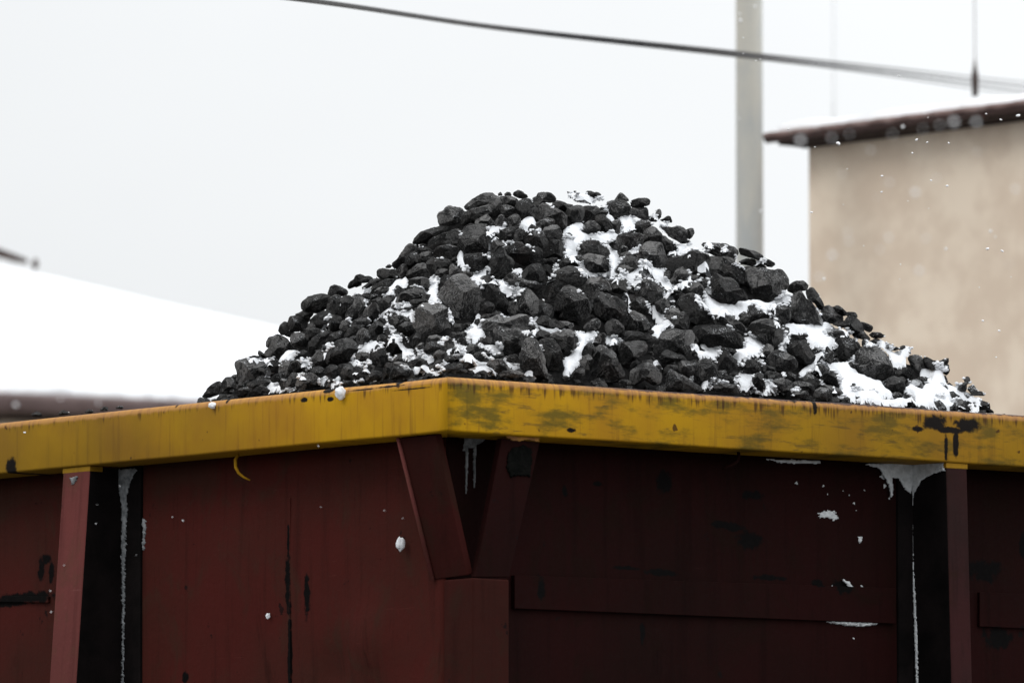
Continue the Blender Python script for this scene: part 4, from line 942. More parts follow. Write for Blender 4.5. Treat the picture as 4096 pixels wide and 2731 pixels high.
for nm, fl, mt, lb in (('stuck_snow', False, plain_mat('old_snow', (.42, .44, .45), (.60, .62, .63), 40, .85, .3), 'small white snow flecks stuck to the dark red wagon wall'), ('wall_frost', True, FROST, 'grey frost streaks running down the wagon walls beside the posts')):
    bmj = bmesh.new()
    for o, f_ in stuck:
        if f_ == fl: bmj.from_mesh(o.data)
    tag(bm_obj(nm, bmj, mt, None, True), lb, 'snow' if not fl else 'frost', None, 'stuff')
for o, f_ in stuck: bpy.data.objects.remove(o)

# ------------------------------------------------------------------ the heap's base surface
YR_ = Y0 + 1.95
skx = np.array([p[0] for p in SKY], float); sky_ = np.array([p[1] for p in SKY], float) + 14
skP = np.array([at_y(a, b, YR_) for a, b in zip(skx, sky_)])
def hgt(X, Y):
    S = np.interp(X, skP[:, 0], skP[:, 2])
    Yw = wall_y(X)
    Yr = ridge_y(X)
    d = Y - Yr
    k = np.clip((S - ZR + .02) / (Yr - Yw), .02, .72)
    return S - np.where(d < 0, k, .7) * (np.sqrt(d * d + .03 ** 2) - .03)
def ridge_y(X):
    return np.maximum(YR_, wall_y(X) + (np.interp(X, skP[:, 0], skP[:, 2]) - ZR) / .62 + .05)
def wall_y(X):
    """where the near walls' inner faces stand at X"""
    q = X - K[0]
    a = K[1] + (-TL - q * nl[0]) / nl[1]; b = K[1] + (-TR - q * nr[0]) / nr[1]
    return np.maximum(a, b)
def inner(X, Y):
    """distance inward from the near walls' inner faces"""
    q0 = X - K[0]; q1 = Y - K[1]
    dl_ = -(q0 * nl[0] + q1 * nl[1]) - TL - .005
    dr_ = -(q0 * nr[0] + q1 * nr[1]) - TR - .005
    return np.minimum(dl_, dr_)
COALM = coal_mat()
gx = np.arange(-2.3, 3.0, .02); gy = np.arange(Y0 + .2, Y0 + 4.0, .02)
GX, GY = np.meshgrid(gx, gy)
GZ = hgt(GX, GY) - np.interp(GX, (-1.2, -.8, 1.1, 1.5), (.01, .05, .05, .012)) + .035 * np.interp(GX, (-.8, -.4, 1.0, 1.4), (0, 1, 1, 0)) * np.exp(-((GY - ridge_y(GX)) / .22) ** 2) + np.array([[.02 * noise.fractal(Vector((x * 14, y * 14, 0)), 1.0, 2.0, 3) for x in gx] for y in gy])
OK = inner(GX, GY) > 0
idx = -np.ones(GX.shape, int); idx[OK] = np.arange(OK.sum())
bv = np.stack((GX[OK], GY[OK], GZ[OK]), 1)
bf = []
for j in range(len(gy) - 1):
    for i in range(len(gx) - 1):
        q = (idx[j, i], idx[j, i + 1], idx[j + 1, i + 1], idx[j + 1, i])
        if min(q) >= 0: bf.append(q)
base = mesh_obj('coal_bed', bv, bf, plain_mat('shaded_coal_bed', (.004, .004, .004), (.014, .0135, .0135), 40, .9, .6, None, .05), None, True)  # bed near black: shade of the gaps between lumps put into its colour
tag(base, 'small dark coal filling the wagon beneath the larger lumps', 'coal', None, 'stuff')
def hit_base(px, py):
    d = ray(px, py); t0, t1 = (Y0 + .2) / d[1], (YR_ + .5) / d[1]
    prev = None
    for t in np.linspace(t0, t1, 240):
        P = CAM + d * t
        g_ = P[2] - hgt(P[0], P[1])
        if g_ <= 0 and inner(P[0], P[1]) > -.1:
            return P
        if prev is None or g_ < prev[0]: prev = (g_, P)
    return prev[1]

# ------------------------------------------------------------------ coal lumps
def ico(n):
    bm = bmesh.new(); bmesh.ops.create_icosphere(bm, subdivisions=n, radius=1)
    bm.verts.ensure_lookup_table()
    v = np.array([v.co[:] for v in bm.verts]); f = [tuple(x.index for x in p.verts) for p in bm.faces]; bm.free(); return v, f
ICO = {n: ico(n) for n in (2, 3, 4, 5)}
def outline(poly, n=96):
    """radius of the outline about its centroid, in pixels, y up"""
    P = np.array(poly, float); Q = np.roll(P, -1, 0)
    cr_ = P[:, 0] * Q[:, 1] - Q[:, 0] * P[:, 1]; A = cr_.sum() / 2
    c = ((P + Q) * cr_[:, None]).sum(0) / (6 * A)
    r = np.zeros(n)
    for k in range(n):
        a = 2 * math.pi * k / n; d = np.array((math.cos(a), -math.sin(a))); best = 2.0
        for p, q in zip(P - c, Q - c):
            e = q - p; den = d[0] * e[1] - d[1] * e[0]
            if abs(den) < 1e-9: continue
            t = (p[0] * e[1] - p[1] * e[0]) / den; u_ = (p[0] * d[1] - p[1] * d[0]) / den
            if t > 0 and -1e-6 <= u_ <= 1 + 1e-6: best = max(best, t)
        r[k] = best
    r = (np.roll(r, 1) + 4 * r + np.roll(r, -1)) / 6
    return c, r, abs(A)
right = np.array((1.0, 0, 0)); fwd = np.array((0, cp, sp)); up = np.array((0, -sp, cp))
lumps = []
for (ox, oy, k), txt in COAL:
    for ln in txt.strip().splitlines():
        lm = None
        if '=' in ln: lm, ln = ln.split('='); lm = lm.split(';')
        poly = [(ox + float(a.split(',')[0]) * k, oy + float(a.split(',')[1]) * k) for a in ln.split()]
        c, r, A = outline(poly)
        lumps.append(dict(c=c, r=r, A=A, lm=lm, poly=np.array(poly)))
lumps.sort(key=lambda d: -d['A'])
def make_lump(L, i, order):
    rs = np.random.default_rng(100 + i)
    c, r, A = L['c'], L['r'], L['A']
    P = hit_base(*c)
    rad_px = math.sqrt(A / math.pi); d = ray(*c); P = P - d / np.linalg.norm(d) * (1.05 * rad_px * np.dot(P - CAM, fwd) / F)
    dist = np.dot(P - CAM, fwd); sz = dist / F
    R = rad_px * sz
    # keep it inside the wagon; push it deeper along the line of sight if it would cut the rim
    for _ in range(60):
        if inner(P[0], P[1]) > R * .75: break
        P = P + d / np.linalg.norm(d) * .012
    dist = np.dot(P - CAM, fwd); sz = dist / F; R = rad_px * sz
    lev = 5 if A > 12000 else 4 if A > 1300 else 3
    V, Fc = ICO[lev]
    phi = np.arctan2(V[:, 2], V[:, 0]) / (2 * math.pi) * len(r) % len(r)
    rr = np.interp(phi, np.arange(len(r) + 1), np.append(r, r[0])) * sz
    ci = np.sqrt(V[:, 0] ** 2 + V[:, 2] ** 2)
    e = .54
    a_in = ci ** e
    dep = np.sign(V[:, 1]) * np.abs(V[:, 1]) ** .85 * (.80 + .25 * rs.random())
    # blend toward a rounder outline away from the silhouette ring
    rmean = R
    blend = np.clip(ci, 0, 1) ** .5
    rr = rr * blend + (rr * .6 + rmean * .4) * (1 - blend)
    U = np.stack((np.cos(phi / len(r) * 2 * math.pi) * a_in * rr, dep * R, np.sin(phi / len(r) * 2 * math.pi) * a_in * rr), 1)
    off = rs.uniform(-50, 50, 3); f1 = 1.5 / R
    def bumpy(U, terms):
        d_ = np.array([sum(a * (noise.noise(Vector(p * f1 * f + off)) if k else .3 - abs(noise.noise(Vector(p * f1 * f + off)))) for a, f, k in terms) for p in U])
        return U + U / (np.linalg.norm(U, axis=1, keepdims=True) + 1e-9) * (d_ * R * (1 - .3 * np.clip(ci, 0, 1) ** 4))[:, None]
    U = bumpy(U, ((.16, 1.0, 1), (.14, 2.0, 0)))
    # broken faces: planes shear off the front, top and flanks
    Un = U / R
    tilt = rs.normal(size=(4, 3)) * .22
    for n, h_ in zip(np.array(((.15, -.62, .78), (-.74, -.66, .05), (.70, -.68, -.12), (.0, -.75, -.65))) + tilt, rs.uniform(.42, .66, 4)):
        n = n / np.linalg.norm(n); ex = Un @ n - np.max(Un @ n) * h_
        Un = Un - np.outer(np.clip(ex, 0, None), n)
    for q in range(int(rs.integers(6, 11))):
        n = rs.normal(size=3) * (.95, .7, 1.2); n[1] = -abs(n[1]) - .1
        n /= np.linalg.norm(n); h = np.max(Un @ n) * (rs.uniform(.60, .84) if n[1] < -.45 else rs.uniform(.76, .93))
        ex = Un @ n - h
        Un = Un - np.outer(np.clip(ex, 0, None), n)
    U = bumpy(Un * R, ((.022, 3.4, 0), (.026, 7.0, 1), (.022, 15.0, 1), (.014, 31.0, 1)))
    ph = np.arctan2(U[:, 2], U[:, 0]) / (2 * math.pi) * 24 % 24; bn = ph.astype(int) % 24; rad = np.hypot(U[:, 0], U[:, 2])
    rmax = np.zeros(24); np.maximum.at(rmax, bn, rad)
    tgt = r.reshape(24, -1).mean(1) * sz; good = rmax > 0
    corr = np.where(good, tgt / np.maximum(rmax, 1e-6), 1.0).clip(.85, 1.6)
    cc = np.append(corr, corr[0]); f_ = np.interp((ph - .5) % 24, np.arange(25), cc)
    U[:, 0] *= f_ * 1.11; U[:, 2] *= f_ * 1.11; U[:, 1] *= corr.mean()
    wv = U[:, :1] * right + U[:, 1:2] * fwd + U[:, 2:3] * up
    L.update(P=P, R=R, V=wv, F=Fc)
for i, L in enumerate(lumps): make_lump(L, i, None)
NOBJ = 297
names = lumps[:NOBJ] + [L for L in lumps[NOBJ:] if L['lm']]
small = [L for L in lumps[NOBJ:] if not L['lm']]

# ---- labels: each lump is told apart by its size and shape and by the landmark lump it lies against
marks = [L for L in names if L['lm']]
ORD = ['', 'second ', 'third ', 'fourth ', 'fifth ', 'sixth ', 'seventh ', 'eighth ', 'ninth ', 'tenth ']
def shape_words(L):
    P = L['poly'] - L['c']; w = np.ptp(P[:, 0]); h = np.ptp(P[:, 1]); A = L['A']
    cov = np.cov(P.T); ev, vec = np.linalg.eigh(cov); asp = math.sqrt(ev[1] / max(ev[0], 1e-6)); ax = vec[:, 1]
    sz = 'tiny' if A < 1100 else 'small' if A < 2300 else 'middling' if A < 5200 else 'big'
    if asp > 1.7:
        ang = abs(math.degrees(math.atan2(ax[1], ax[0]))); ang = min(ang, 180 - ang)
        sh = 'wide' if ang < 22 else 'tall' if ang > 65 else 'slanting'
    elif asp > 1.3:
        ang = abs(math.degrees(math.atan2(ax[1], ax[0]))); ang = min(ang, 180 - ang)
        sh = 'squat' if ang < 25 else 'upright' if ang > 65 else 'tilted'
    else:
        sh = 'pointed' if len(P) <= 5 else 'blocky' if A / (w * h) > .72 else 'roundish'
    return sz, sh
def sector(d):
    a = math.degrees(math.atan2(-d[1], d[0])) % 360
    return int(((a + 22.5) % 360) // 45)
REL = ['on the house side of', 'above the house side of', 'directly above', 'above the roof side of', 'on the roof side of', 'below the roof side of', 'directly below', 'below the house side of']
bucket = {}
for L in names:
    if L['lm']: L['label'] = L['lm'][1]; continue
    best = min(range(len(marks)), key=lambda k: np.linalg.norm(marks[k]['c'] - L['c']) - .8 * math.sqrt(marks[k]['A'] / math.pi))
    m = marks[best]; d = L['c'] - m['c']
    bucket.setdefault((best, sector(d)), []).append((np.linalg.norm(d), id(L), L))
for (b, s_), lst in bucket.items():
    lst.sort(key=lambda t: (t[0], t[1]))
    for k, (_, _, L) in enumerate(lst):
        sz, sh = shape_words(L)
        L['label'] = f"{ORD[k] if k else ''}{sz} {sh} coal lump {REL[s_]} {marks[b]['lm'][0]}".replace('second ', 'second-nearest ').replace('third ', 'third-nearest ').replace('fourth ', 'fourth-nearest ').replace('fifth ', 'fifth-nearest ')
seen = {}
for L in names:
    assert L['label'] not in seen, L['label']
    seen[L['label']] = 1
for L in names:
    o = mesh_obj('coal_lump', L['V'], L['F'], COALM, None, False)
    o.location = L['P']; L['obj'] = o
    tag(o, L['label'], 'coal lump', 'coal lumps heaped in the wagon')

# ------------------------------------------------------------------ snow on the heap
sv, sf = [], []; n0 = 0
for L in lumps:
    sv.append(L['V'] + L['P']); sf += [(a + n0, b + n0, c_ + n0) for a, b, c_ in L['F']]; n0 += len(L['V'])
sv.append(bv); sf += [tuple(int(a) + n0 for a in q) for q in bf]
bvh = BVHTree.FromPolygons(np.concatenate(sv).tolist(), sf)
DX, DY = .0055, .0075
hx = np.arange(-2.15, 2.35, DX); hy = np.arange(Y0 + .25, Y0 + 2.45, DY)
T = np.full((len(hy), len(hx)), np.nan)
down = Vector((0, 0, -1))
HX, HY = np.meshgrid(hx, hy); INN = inner(HX, HY) > -.015
for j in range(len(hy)):
    for i in range(len(hx)):
        if INN[j, i]:
            h = bvh.ray_cast(Vector((hx[i], hy[j], ZR + 3)), down)
            if h[0] is not None: T[j, i] = h[0].z
bad = np.isnan(T); T[bad] = hgt(HX, HY)[bad]
def blur(a, s):
    k = np.exp(-.5 * (np.arange(-int(3 * s), int(3 * s) + 1) / s) ** 2); k /= k.sum(); r_ = len(k) // 2
    b = np.pad(a, ((r_, r_), (0, 0)), 'edge'); b = sum(k[t] * b[t:t + a.shape[0]] for t in range(len(k)))
    b = np.pad(b, ((0, 0), (r_, r_)), 'edge'); return sum(k[t] * b[:, t:t + a.shape[1]] for t in range(len(k)))
MASKW, MASKH = 1100, 560                       # snow polygons rastered on a 4-pixel raster
rast = np.zeros((MASKH, MASKW))
for (ox, oy, k), txt in SNOW:
    for ln in txt.split(';'):
        P = np.array([(ox + float(a.split(',')[0]) * k, oy + float(a.split(',')[1]) * k) for a in ln.split()])
        x0, y0 = np.floor(P.min(0) / 4).astype(int); x1, y1 = np.ceil(P.max(0) / 4).astype(int)
        x0, y0 = max(x0, 0), max(y0, 0); x1, y1 = min(x1, MASKW - 1), min(y1, MASKH - 1)
        xs, ys = np.meshgrid(np.arange(x0, x1 + 1) * 4., np.arange(y0, y1 + 1) * 4.)
        c_ = np.zeros(xs.shape, bool); j = len(P) - 1
        for i in range(len(P)):
            (xi, yi), (xj, yj) = P[i], P[j]
            if yi != yj: c_ ^= ((yi > ys) != (yj > ys)) & (xs < (xj - xi) * (ys - yi) / (yj - yi) + xi)
            j = i
        rast[y0:y1 + 1, x0:x1 + 1][c_] = 1
cnt_ = np.zeros(T.shape); zsum = np.zeros(T.shape); mk = np.zeros(T.shape)
camv = Vector(CAM)
GR = []
for r_, c_ in zip(*np.nonzero(rast)):
    for dx_, dy_ in ((-1, -1), (1, -1), (-1, 1), (1, 1)):
        x_ = c_ * 4. + dx_; y_ = r_ * 4. + dy_
        h = bvh.ray_cast(camv, Vector(ray(x_, y_)))
        if h[0] is None: continue
        if rng.random() < (.16 if h[1].z > .12 else .42): GR.append((h[0], h[1]))
        if h[1].z < .12: continue
        i = int(round((h[0].x - hx[0]) / DX)); j = int(round((h[0].y - hy[0]) / DY))
        if 0 <= i < len(hx) and 0 <= j < len(hy): cnt_[j, i] += 1; zsum[j, i] += h[0].z
wt = np.minimum(cnt_, 4) / np.maximum(cnt_, 1)
def nconv(sg): 
    b = blur(cnt_ * wt, sg); return blur(zsum * wt, sg) / np.maximum(b, 1e-9), b
za, ba = nconv(2.4); zb, bb = nconv(5.0); zc2, bc = nconv(10.0)
zs = np.where(ba > .03, za, np.where(bb > .004, zb, np.where(bc > 1e-5, zc2, T)))
mk = (cnt_ > 0).astype(float)
m = np.clip(blur(np.minimum(cnt_, 2), 1.5) * .75, 0, 1)
nz1 = np.array([[noise.noise(Vector((x * 60, y * 60, 0))) for x in hx] for y in hy])
nz2 = np.array([[noise.noise(Vector((x * 19, y * 19, 7))) for x in hx] for y in hy])
nz3 = rng.normal(size=m.shape); nz3 = blur(nz3, .8); nz3 /= nz3.std()
m = m + (.17 * nz1 + .015 * nz3) * (m > .02)
zq = blur(zs, 1.5); sl = np.hypot(np.gradient(zq, DX, axis=1), np.gradient(zq, DY, axis=0))
m = m * (1 - np.clip((blur(sl, 1.0) - 1.25) / .8, 0, 1))
m = np.minimum(m, blur(m, 1.6) * 1.5)
w = np.clip((m - .14) / .40, 0, 1); w = w * w * (3 - 2 * w)
thick = np.interp(HX, (1.0, 1.4), (.017, .026))
Z = zs + (thick + .010 * nz2 + .004 * nz1) * w - (1 - w) * .022
Z = .2 * Z + .8 * blur(Z, 1.5) + .0010 * nz3 + .003 * nz1
keep = m > .10
# powder clinging to coal within a few centimetres of the lying snow
mfar = np.clip(blur(np.clip(m, 0, 1), 4.5) * 1.5, 0, 1)
for L in names:
    Pw = L['V'] + L['P']
    i = np.clip(np.round((Pw[:, 0] - hx[0]) / DX), 0, len(hx) - 1).astype(int); j = np.clip(np.round((Pw[:, 1] - hy[0]) / DY), 0, len(hy) - 1).astype(int)
    fr_ = mfar[j, i] * np.exp(-np.abs(Pw[:, 2] - Z[j, i]) / .035)
    at = L['obj'].data.attributes.new('powder', 'FLOAT', 'POINT'); at.data.foreach_set('value', fr_.astype(np.float32))
gzx = np.abs(np.diff(Z, axis=1))[:-1] / DX; gzy = np.abs(np.diff(Z, axis=0))[:, :-1] / DY
steep = np.maximum(gzx, gzy) > 4.5
qk = keep[:-1, :-1] & keep[1:, :-1] & keep[:-1, 1:] & keep[1:, 1:] & INN[:-1, :-1] & ~steep
used = np.zeros(m.shape, bool)
for a, b in ((0, 0), (1, 0), (0, 1), (1, 1)): used[a:a + qk.shape[0], b:b + qk.shape[1]] |= qk
vid_ = -np.ones(m.shape, int); vid_[used] = np.arange(used.sum())
vv = np.stack((HX[used], HY[used], Z[used]), 1)
J, I = np.nonzero(qk)
ff = np.stack((vid_[J, I], vid_[J, I + 1], vid_[J + 1, I + 1], vid_[J + 1, I]), 1)
V1, F1 = ico(1); F1 = np.array(F1); gv, gf = [vv], ff.tolist(); n0 = len(vv)
for P, N in GR:
    r0 = float(rng.choice((.0028, .004, .0055, .0075), p=(.35, .35, .2, .1)))
    q = np.array(P) + np.array(N) * r0 * .3 + rng.normal(size=3) * .002
    gv.append(V1 * rng.uniform(.7, 1.35, (len(V1), 1)) * r0 * (1.25, 1.1, .8) + q); gf += (F1 + n0).tolist(); n0 += len(V1)
snow = mesh_obj('snow', np.concatenate(gv), gf, SNOWM, None, True)
tag(snow, 'white snow settled between and on the coal lumps of the heap', 'snow', None, 'stuff')

# ------------------------------------------------------------------ coal crumbs between the lumps (nobody would count them)
cv, cf = [], []; n0 = 0
for L in small:
    cv.append(L['V'] + L['P']); cf += [(a + n0, b + n0, c_ + n0) for a, b, c_ in L['F']]; n0 += len(L['V'])
V2, F2 = ICO[2]; cnt = 0
Hb = hgt(HX, HY)
for _ in range(5000):
    j, i = int(rng.integers(0, len(hy))), int(rng.integers(0, len(hx)))
    if not INN[j, i] or inner(hx[i], hy[j]) < .015 or T[j, i] > Hb[j, i] + .0 or hy[j] > YR_ + .15: continue
    if mk[j, i] > .5 and rng.random() > .10: continue
    r0 = float(rng.choice((.008, .011, .015, .021, .027), p=(.25, .3, .25, .14, .06)))
    sc3 = rng.uniform(.65, 1.3, 3); rot = np.linalg.qr(rng.normal(size=(3, 3)))[0]
    Vn = V2 * (1 + .22 * rng.normal(size=(len(V2), 1)).clip(-1.3, 1.3)) * sc3 * r0
    cv.append(Vn @ rot + np.array((hx[i], hy[j], T[j, i] + r0 * .25))); cf += [(a + n0, b + n0, c_ + n0) for a, b, c_ in F2]; n0 += len(V2); cnt += 1
print('crumbs', cnt, 'named lumps', len(names), 'snow quads', len(ff))
fines = mesh_obj('coal_crumbs', np.concatenate(cv), cf, COALM, None, False)
tag(fines, 'loose coal crumbs lying between the larger lumps', 'coal crumbs', None, 'stuff')

# ------------------------------------------------------------------ snow clods on the rim and in the air
def clod(name, P, R, seed, flat=(1, 1, 1), lev=3, mat=None):
    V, Fc = ICO[lev]; off = Vector((seed * 3.1, seed * 1.7, 0)); U = V * np.array(flat)
    d = np.array([noise.noise(Vector(v) * 1.5 + off) * .45 + noise.noise(Vector(v) * 4 + off) * .2 for v in V])
    o = mesh_obj(name, U * (R * (1 + d))[:, None], Fc, mat or SNOWM, None, True); o.location = P; return o
P = on_plane(1362, 1572, K + nl * .012, nl); tag(clod('snow_clod', P, .021, 1, (.9, .7, 1.1)), 'largest snow clod stuck to the top of the yellow rim', 'snow clod', 'snow clods on the rim')
P = on_plane(851, 1622, K + nl * .006, nl); tag(clod('snow_clod', P, .014, 2, (1.1, .6, .8)), 'small flat snow clod stuck to the yellow rim toward the snowy roof', 'snow clod', 'snow clods on the rim')
P = on_plane(1602, 2175, K + nl * (WL + .03), nl); tag(clod('snow_clod', P, .020, 3, (.8, .5, 1.2)), 'ragged snow clod in front of the red wall beside the corner bracket', 'snow clod')
P = on_plane(1072, 2462, K + nl * (WL + .02), nl); tag(clod('snow_clod', P, .0105, 4, (.8, .5, 1.1)), 'small snow clod in front of the red wall below the hook', 'snow clod')

# ------------------------------------------------------------------ concrete pole
pole_m = plain_mat('weathered_concrete', (.42, .43, .42), (.54, .52, .46), 3.0, .85, .15, (3, 3, .7))
def pole():
    Y = 46.5; Pc = at_y(2998, 700, Y); r = .5 * 113 / F * Y
    root = empty('concrete_pole', (Pc[0], Y, 0))
    tag(root, 'pale weathered concrete utility pole standing behind the heap, crossed by cables', 'pole')
    bm = bmesh.new(); N = 16; rings = []
    for z in np.linspace(0, 9.5, 40):
        rr = r * (1.10 - .03 * z / 1.0 * .6)
        rings.append([bm.verts.new((rr * math.cos((k + .5) / N * 2 * math.pi), rr * math.sin((k + .5) / N * 2 * math.pi), z)) for k in range(N)])
    for A, B in zip(rings, rings[1:]):
        for k in range(N): bm.faces.new((A[k], A[(k + 1) % N], B[(k + 1) % N], B[k]))
    bm.faces.new(rings[0][::-1]); bm.faces.new(rings[-1])
    bm_obj('shaft', bm, pole_m, root, True)
    bm = bmesh.new(); bm_box(bm, -.35, .35, -.05, .05, 9.1, 9.2); bm_obj('crossarm', bm, pole_m, root, False, .01)
pole()

# ------------------------------------------------------------------ cables
cable_m = plain_mat('cable_sheath', (.035, .034, .036), (.07, .068, .07), 20, .6, 0)
for i, (pts, r, lab) in enumerate([
    ([(300, -95, 33), (1220, -3, 36), (2000, 108, 41), (2940, 208, 43), (3500, 268, 51), (4200, 346, 68), (5200, 440, 100)], .0068, 'uppermost dark cable of the overhead bundle'),
    ([(300, -90, 33), (1220, 2, 36), (2000, 114, 41), (2940, 218, 43), (3500, 283, 51), (4200, 370, 68), (5200, 490, 100)], .0064, 'middle dark cable of the overhead bundle'),
    ([(300, -87, 33), (1220, 6, 36), (2000, 119, 41), (2940, 226, 43), (3500, 294, 51), (4200, 392, 68), (5200, 520, 100)], .0055, 'lowest dark cable of the overhead bundle')]):
    bm = bmesh.new(); P = [at_y(x, y, Y) for x, y, Y in pts]
    Q = []
    t = np.linspace(0, len(P) - 1, 120)
    for q in t:
        k = min(int(q), len(P) - 2); f = q - k
        p0, p1, p2, p3 = P[max(k - 1, 0)], P[k], P[k + 1], P[min(k + 2, len(P) - 1)]
        Q.append(.5 * ((2 * p1) + (p2 - p0) * f + (2 * p0 - 5 * p1 + 4 * p2 - p3) * f * f + (3 * p1 - p0 - 3 * p2 + p3) * f ** 3))
    tube(bm, Q, r, 8)
    o = bm_obj('overhead_cable', bm, cable_m, None, True)
    tag(o, lab + ' slanting across the white sky', 'cable', 'overhead cables')

# ------------------------------------------------------------------ houses
plaster = NT('beige_plaster')
_n = plaster.noise(2.6, 4, .5); _n2 = plaster.noise(6.5, 4, .6)
_c = plaster.mix(plaster.ramp(plaster.math('ADD', plaster.math('MULTIPLY', _n, .6), plaster.math('MULTIPLY', _n2, .4)), .38, .62), (.70, .575, .455), (.82, .70, .565))
plaster.bump(plaster.noise(40, 4, .6), .15, .01)
plaster = plaster.done(_c, .9, .2)
brown = plain_mat('brown_sheet_metal', (.085, .045, .042), (.11, .062, .058), 4, .5, .05, None, .4)
brown2 = plain_mat('faded_brown_sheet_metal', (.15, .105, .10), (.19, .135, .13), 4, .5, .05, None, .4)
tile_m = plain_mat('brown_roof_tile', (.16, .10, .09), (.26, .19, .175), 8, .8, .2)
roofsnow = plain_mat('roof_snow', (.84, .85, .88), (.88, .89, .90), 3, .8, .15)
dark_eave = plain_mat('dark_eave_board', (.035, .022, .02), (.06, .04, .035), 5, .7, .1)
def house(name, label, e0, e1, Y, pitch, run, over, gh, wall_px, verge, gutter_m, tile_amp, hip=None, snow_z=.075, snow_t=.015, tile=None):
    """e0, e1: photograph points on the gutter's top edge, e0 at depth Y; the eave is level"""
    A = at_y(*e0, Y); B = at_z(*e1, A[2]); z0 = A[2]
    u = B - A; Lg = np.linalg.norm(u); u /= Lg
    inn = np.array((-u[1], u[0], 0));
    if inn[1] < 0: inn = -inn
    root = empty(name, (A[0], A[1], 0)); tag(root, label, 'house')
    M = Matrix(((u[0], inn[0], 0, A[0]), (u[1], inn[1], 0, A[1]), (0, 0, 1, 0), (0, 0, 0, 1)))
    def fin(o): o.parent = root; o.matrix_parent_inverse = Matrix.Translation((-A[0], -A[1], 0)); o.matrix_basis = M; return o
    tp = math.tan(pitch)
    # wall: from its visible end
    ws = 0.0
    if wall_px:
        n = inn; P = on_plane(wall_px[0], wall_px[1], A + inn * over, n); ws = float(np.dot(P - A, u))
    zt = z0 - gh * .9
    bm = bmesh.new(); bm_box(bm, ws, Lg - .3, over, 2 * run - over, 0, zt - .02); fin(bm_obj('wall', bm, plaster, None, False, .01))
    # soffit and fascia
    bm = bmesh.new(); bm_box(bm, .06, Lg, .005, over + .25, zt - .018, zt + .012); fin(bm_obj('soffit', bm, dark_eave, None, False, .004))
    bm = bmesh.new(); bm_box(bm, ws - .03, Lg - .3, over - .02, over - .002, zt - .035, zt - .019); fin(bm_obj('frieze_board', bm, dark_eave, None, False, .006))
    # gutter: half-round trough
    bm = bmesh.new(); N = 12; r = gh * .5
    secs = []
    for s in (0, Lg):
        o_ = [bm.verts.new((s, -r + r * math.cos(math.pi + math.pi * k / N), z0 - .0 + (gh) * math.sin(math.pi + math.pi * k / N))) for k in range(N + 1)]
        i_ = [bm.verts.new((s, -r + .9 * r * math.cos(math.pi + math.pi * k / N), z0 + .9 * gh * math.sin(math.pi + math.pi * k / N))) for k in range(N + 1)]
        secs.append((o_, i_))
    (o0, i0), (o1, i1) = secs
    for k in range(N):
        bm.faces.new((o0[k], o0[k + 1], o1[k + 1], o1[k])); bm.faces.new((i0[k + 1], i0[k], i1[k], i1[k + 1]))
        bm.faces.new((o0[k], i0[k], i0[k + 1], o0[k + 1])); bm.faces.new((o1[k + 1], i1[k + 1], i1[k], o1[k]))
    bm.faces.new((o0[0], o1[0], i1[0], i0[0])); bm.faces.new((i0[N], i1[N], o1[N], o0[N]))
    gut = fin(bm_obj('gutter', bm, gutter_m, None, True))
    for s in np.arange(.5, Lg, 1.25):
        bm = bmesh.new(); tube(bm, [(s, -r + 1.06 * r * math.cos(math.pi + math.pi * k / N), z0 + 1.05 * gh * math.sin(math.pi + math.pi * k / N)) for k in range(N + 1)], .012, 6)
        jb = bm_obj('gutter_bracket', bm, gutter_m, None, True); jb.parent = gut
    # roof: tiled slope with a snow slab
    def rz(t): return z0 + .01 + t * tp
    def s_lo(t): return verge(t) if verge else 0.0
    nt_, ns_ = 14, int(Lg / .055)
    def sheet(name, mat, zo, t0, amp, thick, parent, rough):
        vs, fs = [], []
        for j in range(nt_ + 1):
            t = t0 + (run - t0) * j / nt_
            for i in range(ns_ + 1):
                a = s_lo(t); b = Lg if hip is None else hip(t, Lg); s = a + (b - a) * i / ns_
                w_ = amp * math.sin(s / .22 * 2 * math.pi) + rough * noise.noise(Vector((s * 2.5, t * 2.5, 3)))
                te = t + (rough * 1.2 * noise.noise(Vector((s * 3, 1, 5))) + rough * .8 * noise.noise(Vector((s * 11, 1, 8))) if j == 0 else 0)
                vs.append((s, te, rz(te) + zo + w_))
        n = len(vs); vs += [(a, b, c - thick) for a, b, c in vs]
        st_ = ns_ + 1
        for j in range(nt_):
            for i in range(ns_):
                q = (j * st_ + i, j * st_ + i + 1, (j + 1) * st_ + i + 1, (j + 1) * st_ + i); fs.append(q); fs.append(tuple(v + n for v in q[::-1]))
        for i in range(ns_): fs.append((i, i + n, i + 1 + n, i + 1)); k = nt_ * st_ + i; fs.append((k + 1, k + 1 + n, k + n, k))
        for j in range(nt_): k = j * st_; fs.append((k + st_, k + st_ + n, k + n, k)); k += ns_; fs.append((k, k + n, k + st_ + n, k + st_))
        o = mesh_obj(name, vs, fs, mat, None, True)
        return o
    roof = fin(sheet('roof', tile or tile_m, .0, -.06, tile_amp, .03, None, 0.0))
    sn = sheet('snow_cover', roofsnow, snow_z, snow_t, tile_amp * .3, .07, None, .035); sn.parent = roof
    # back slope so the roof is closed
    bm = bmesh.new(); zr = rz(run)
    b_ = Lg if hip is None else hip(run, Lg)
    bm_hexa(bm, [(s_lo(run), run, zr - .06), (b_, run, zr - .06), (b_, 2 * run, z0 - .02), (s_lo(run), 2 * run, z0 - .02)], [(s_lo(run), run, zr + .06), (b_, run, zr + .06), (b_, 2 * run, z0 + .08), (s_lo(run), 2 * run, z0 + .08)])
    bs = bm_obj('back_slope', bm, roofsnow, None); bs.parent = roof
    return dict(root=root, A=A, u=u, inn=inn, z0=z0, tp=tp, M=M, fin=fin, roof=roof, rz=rz)
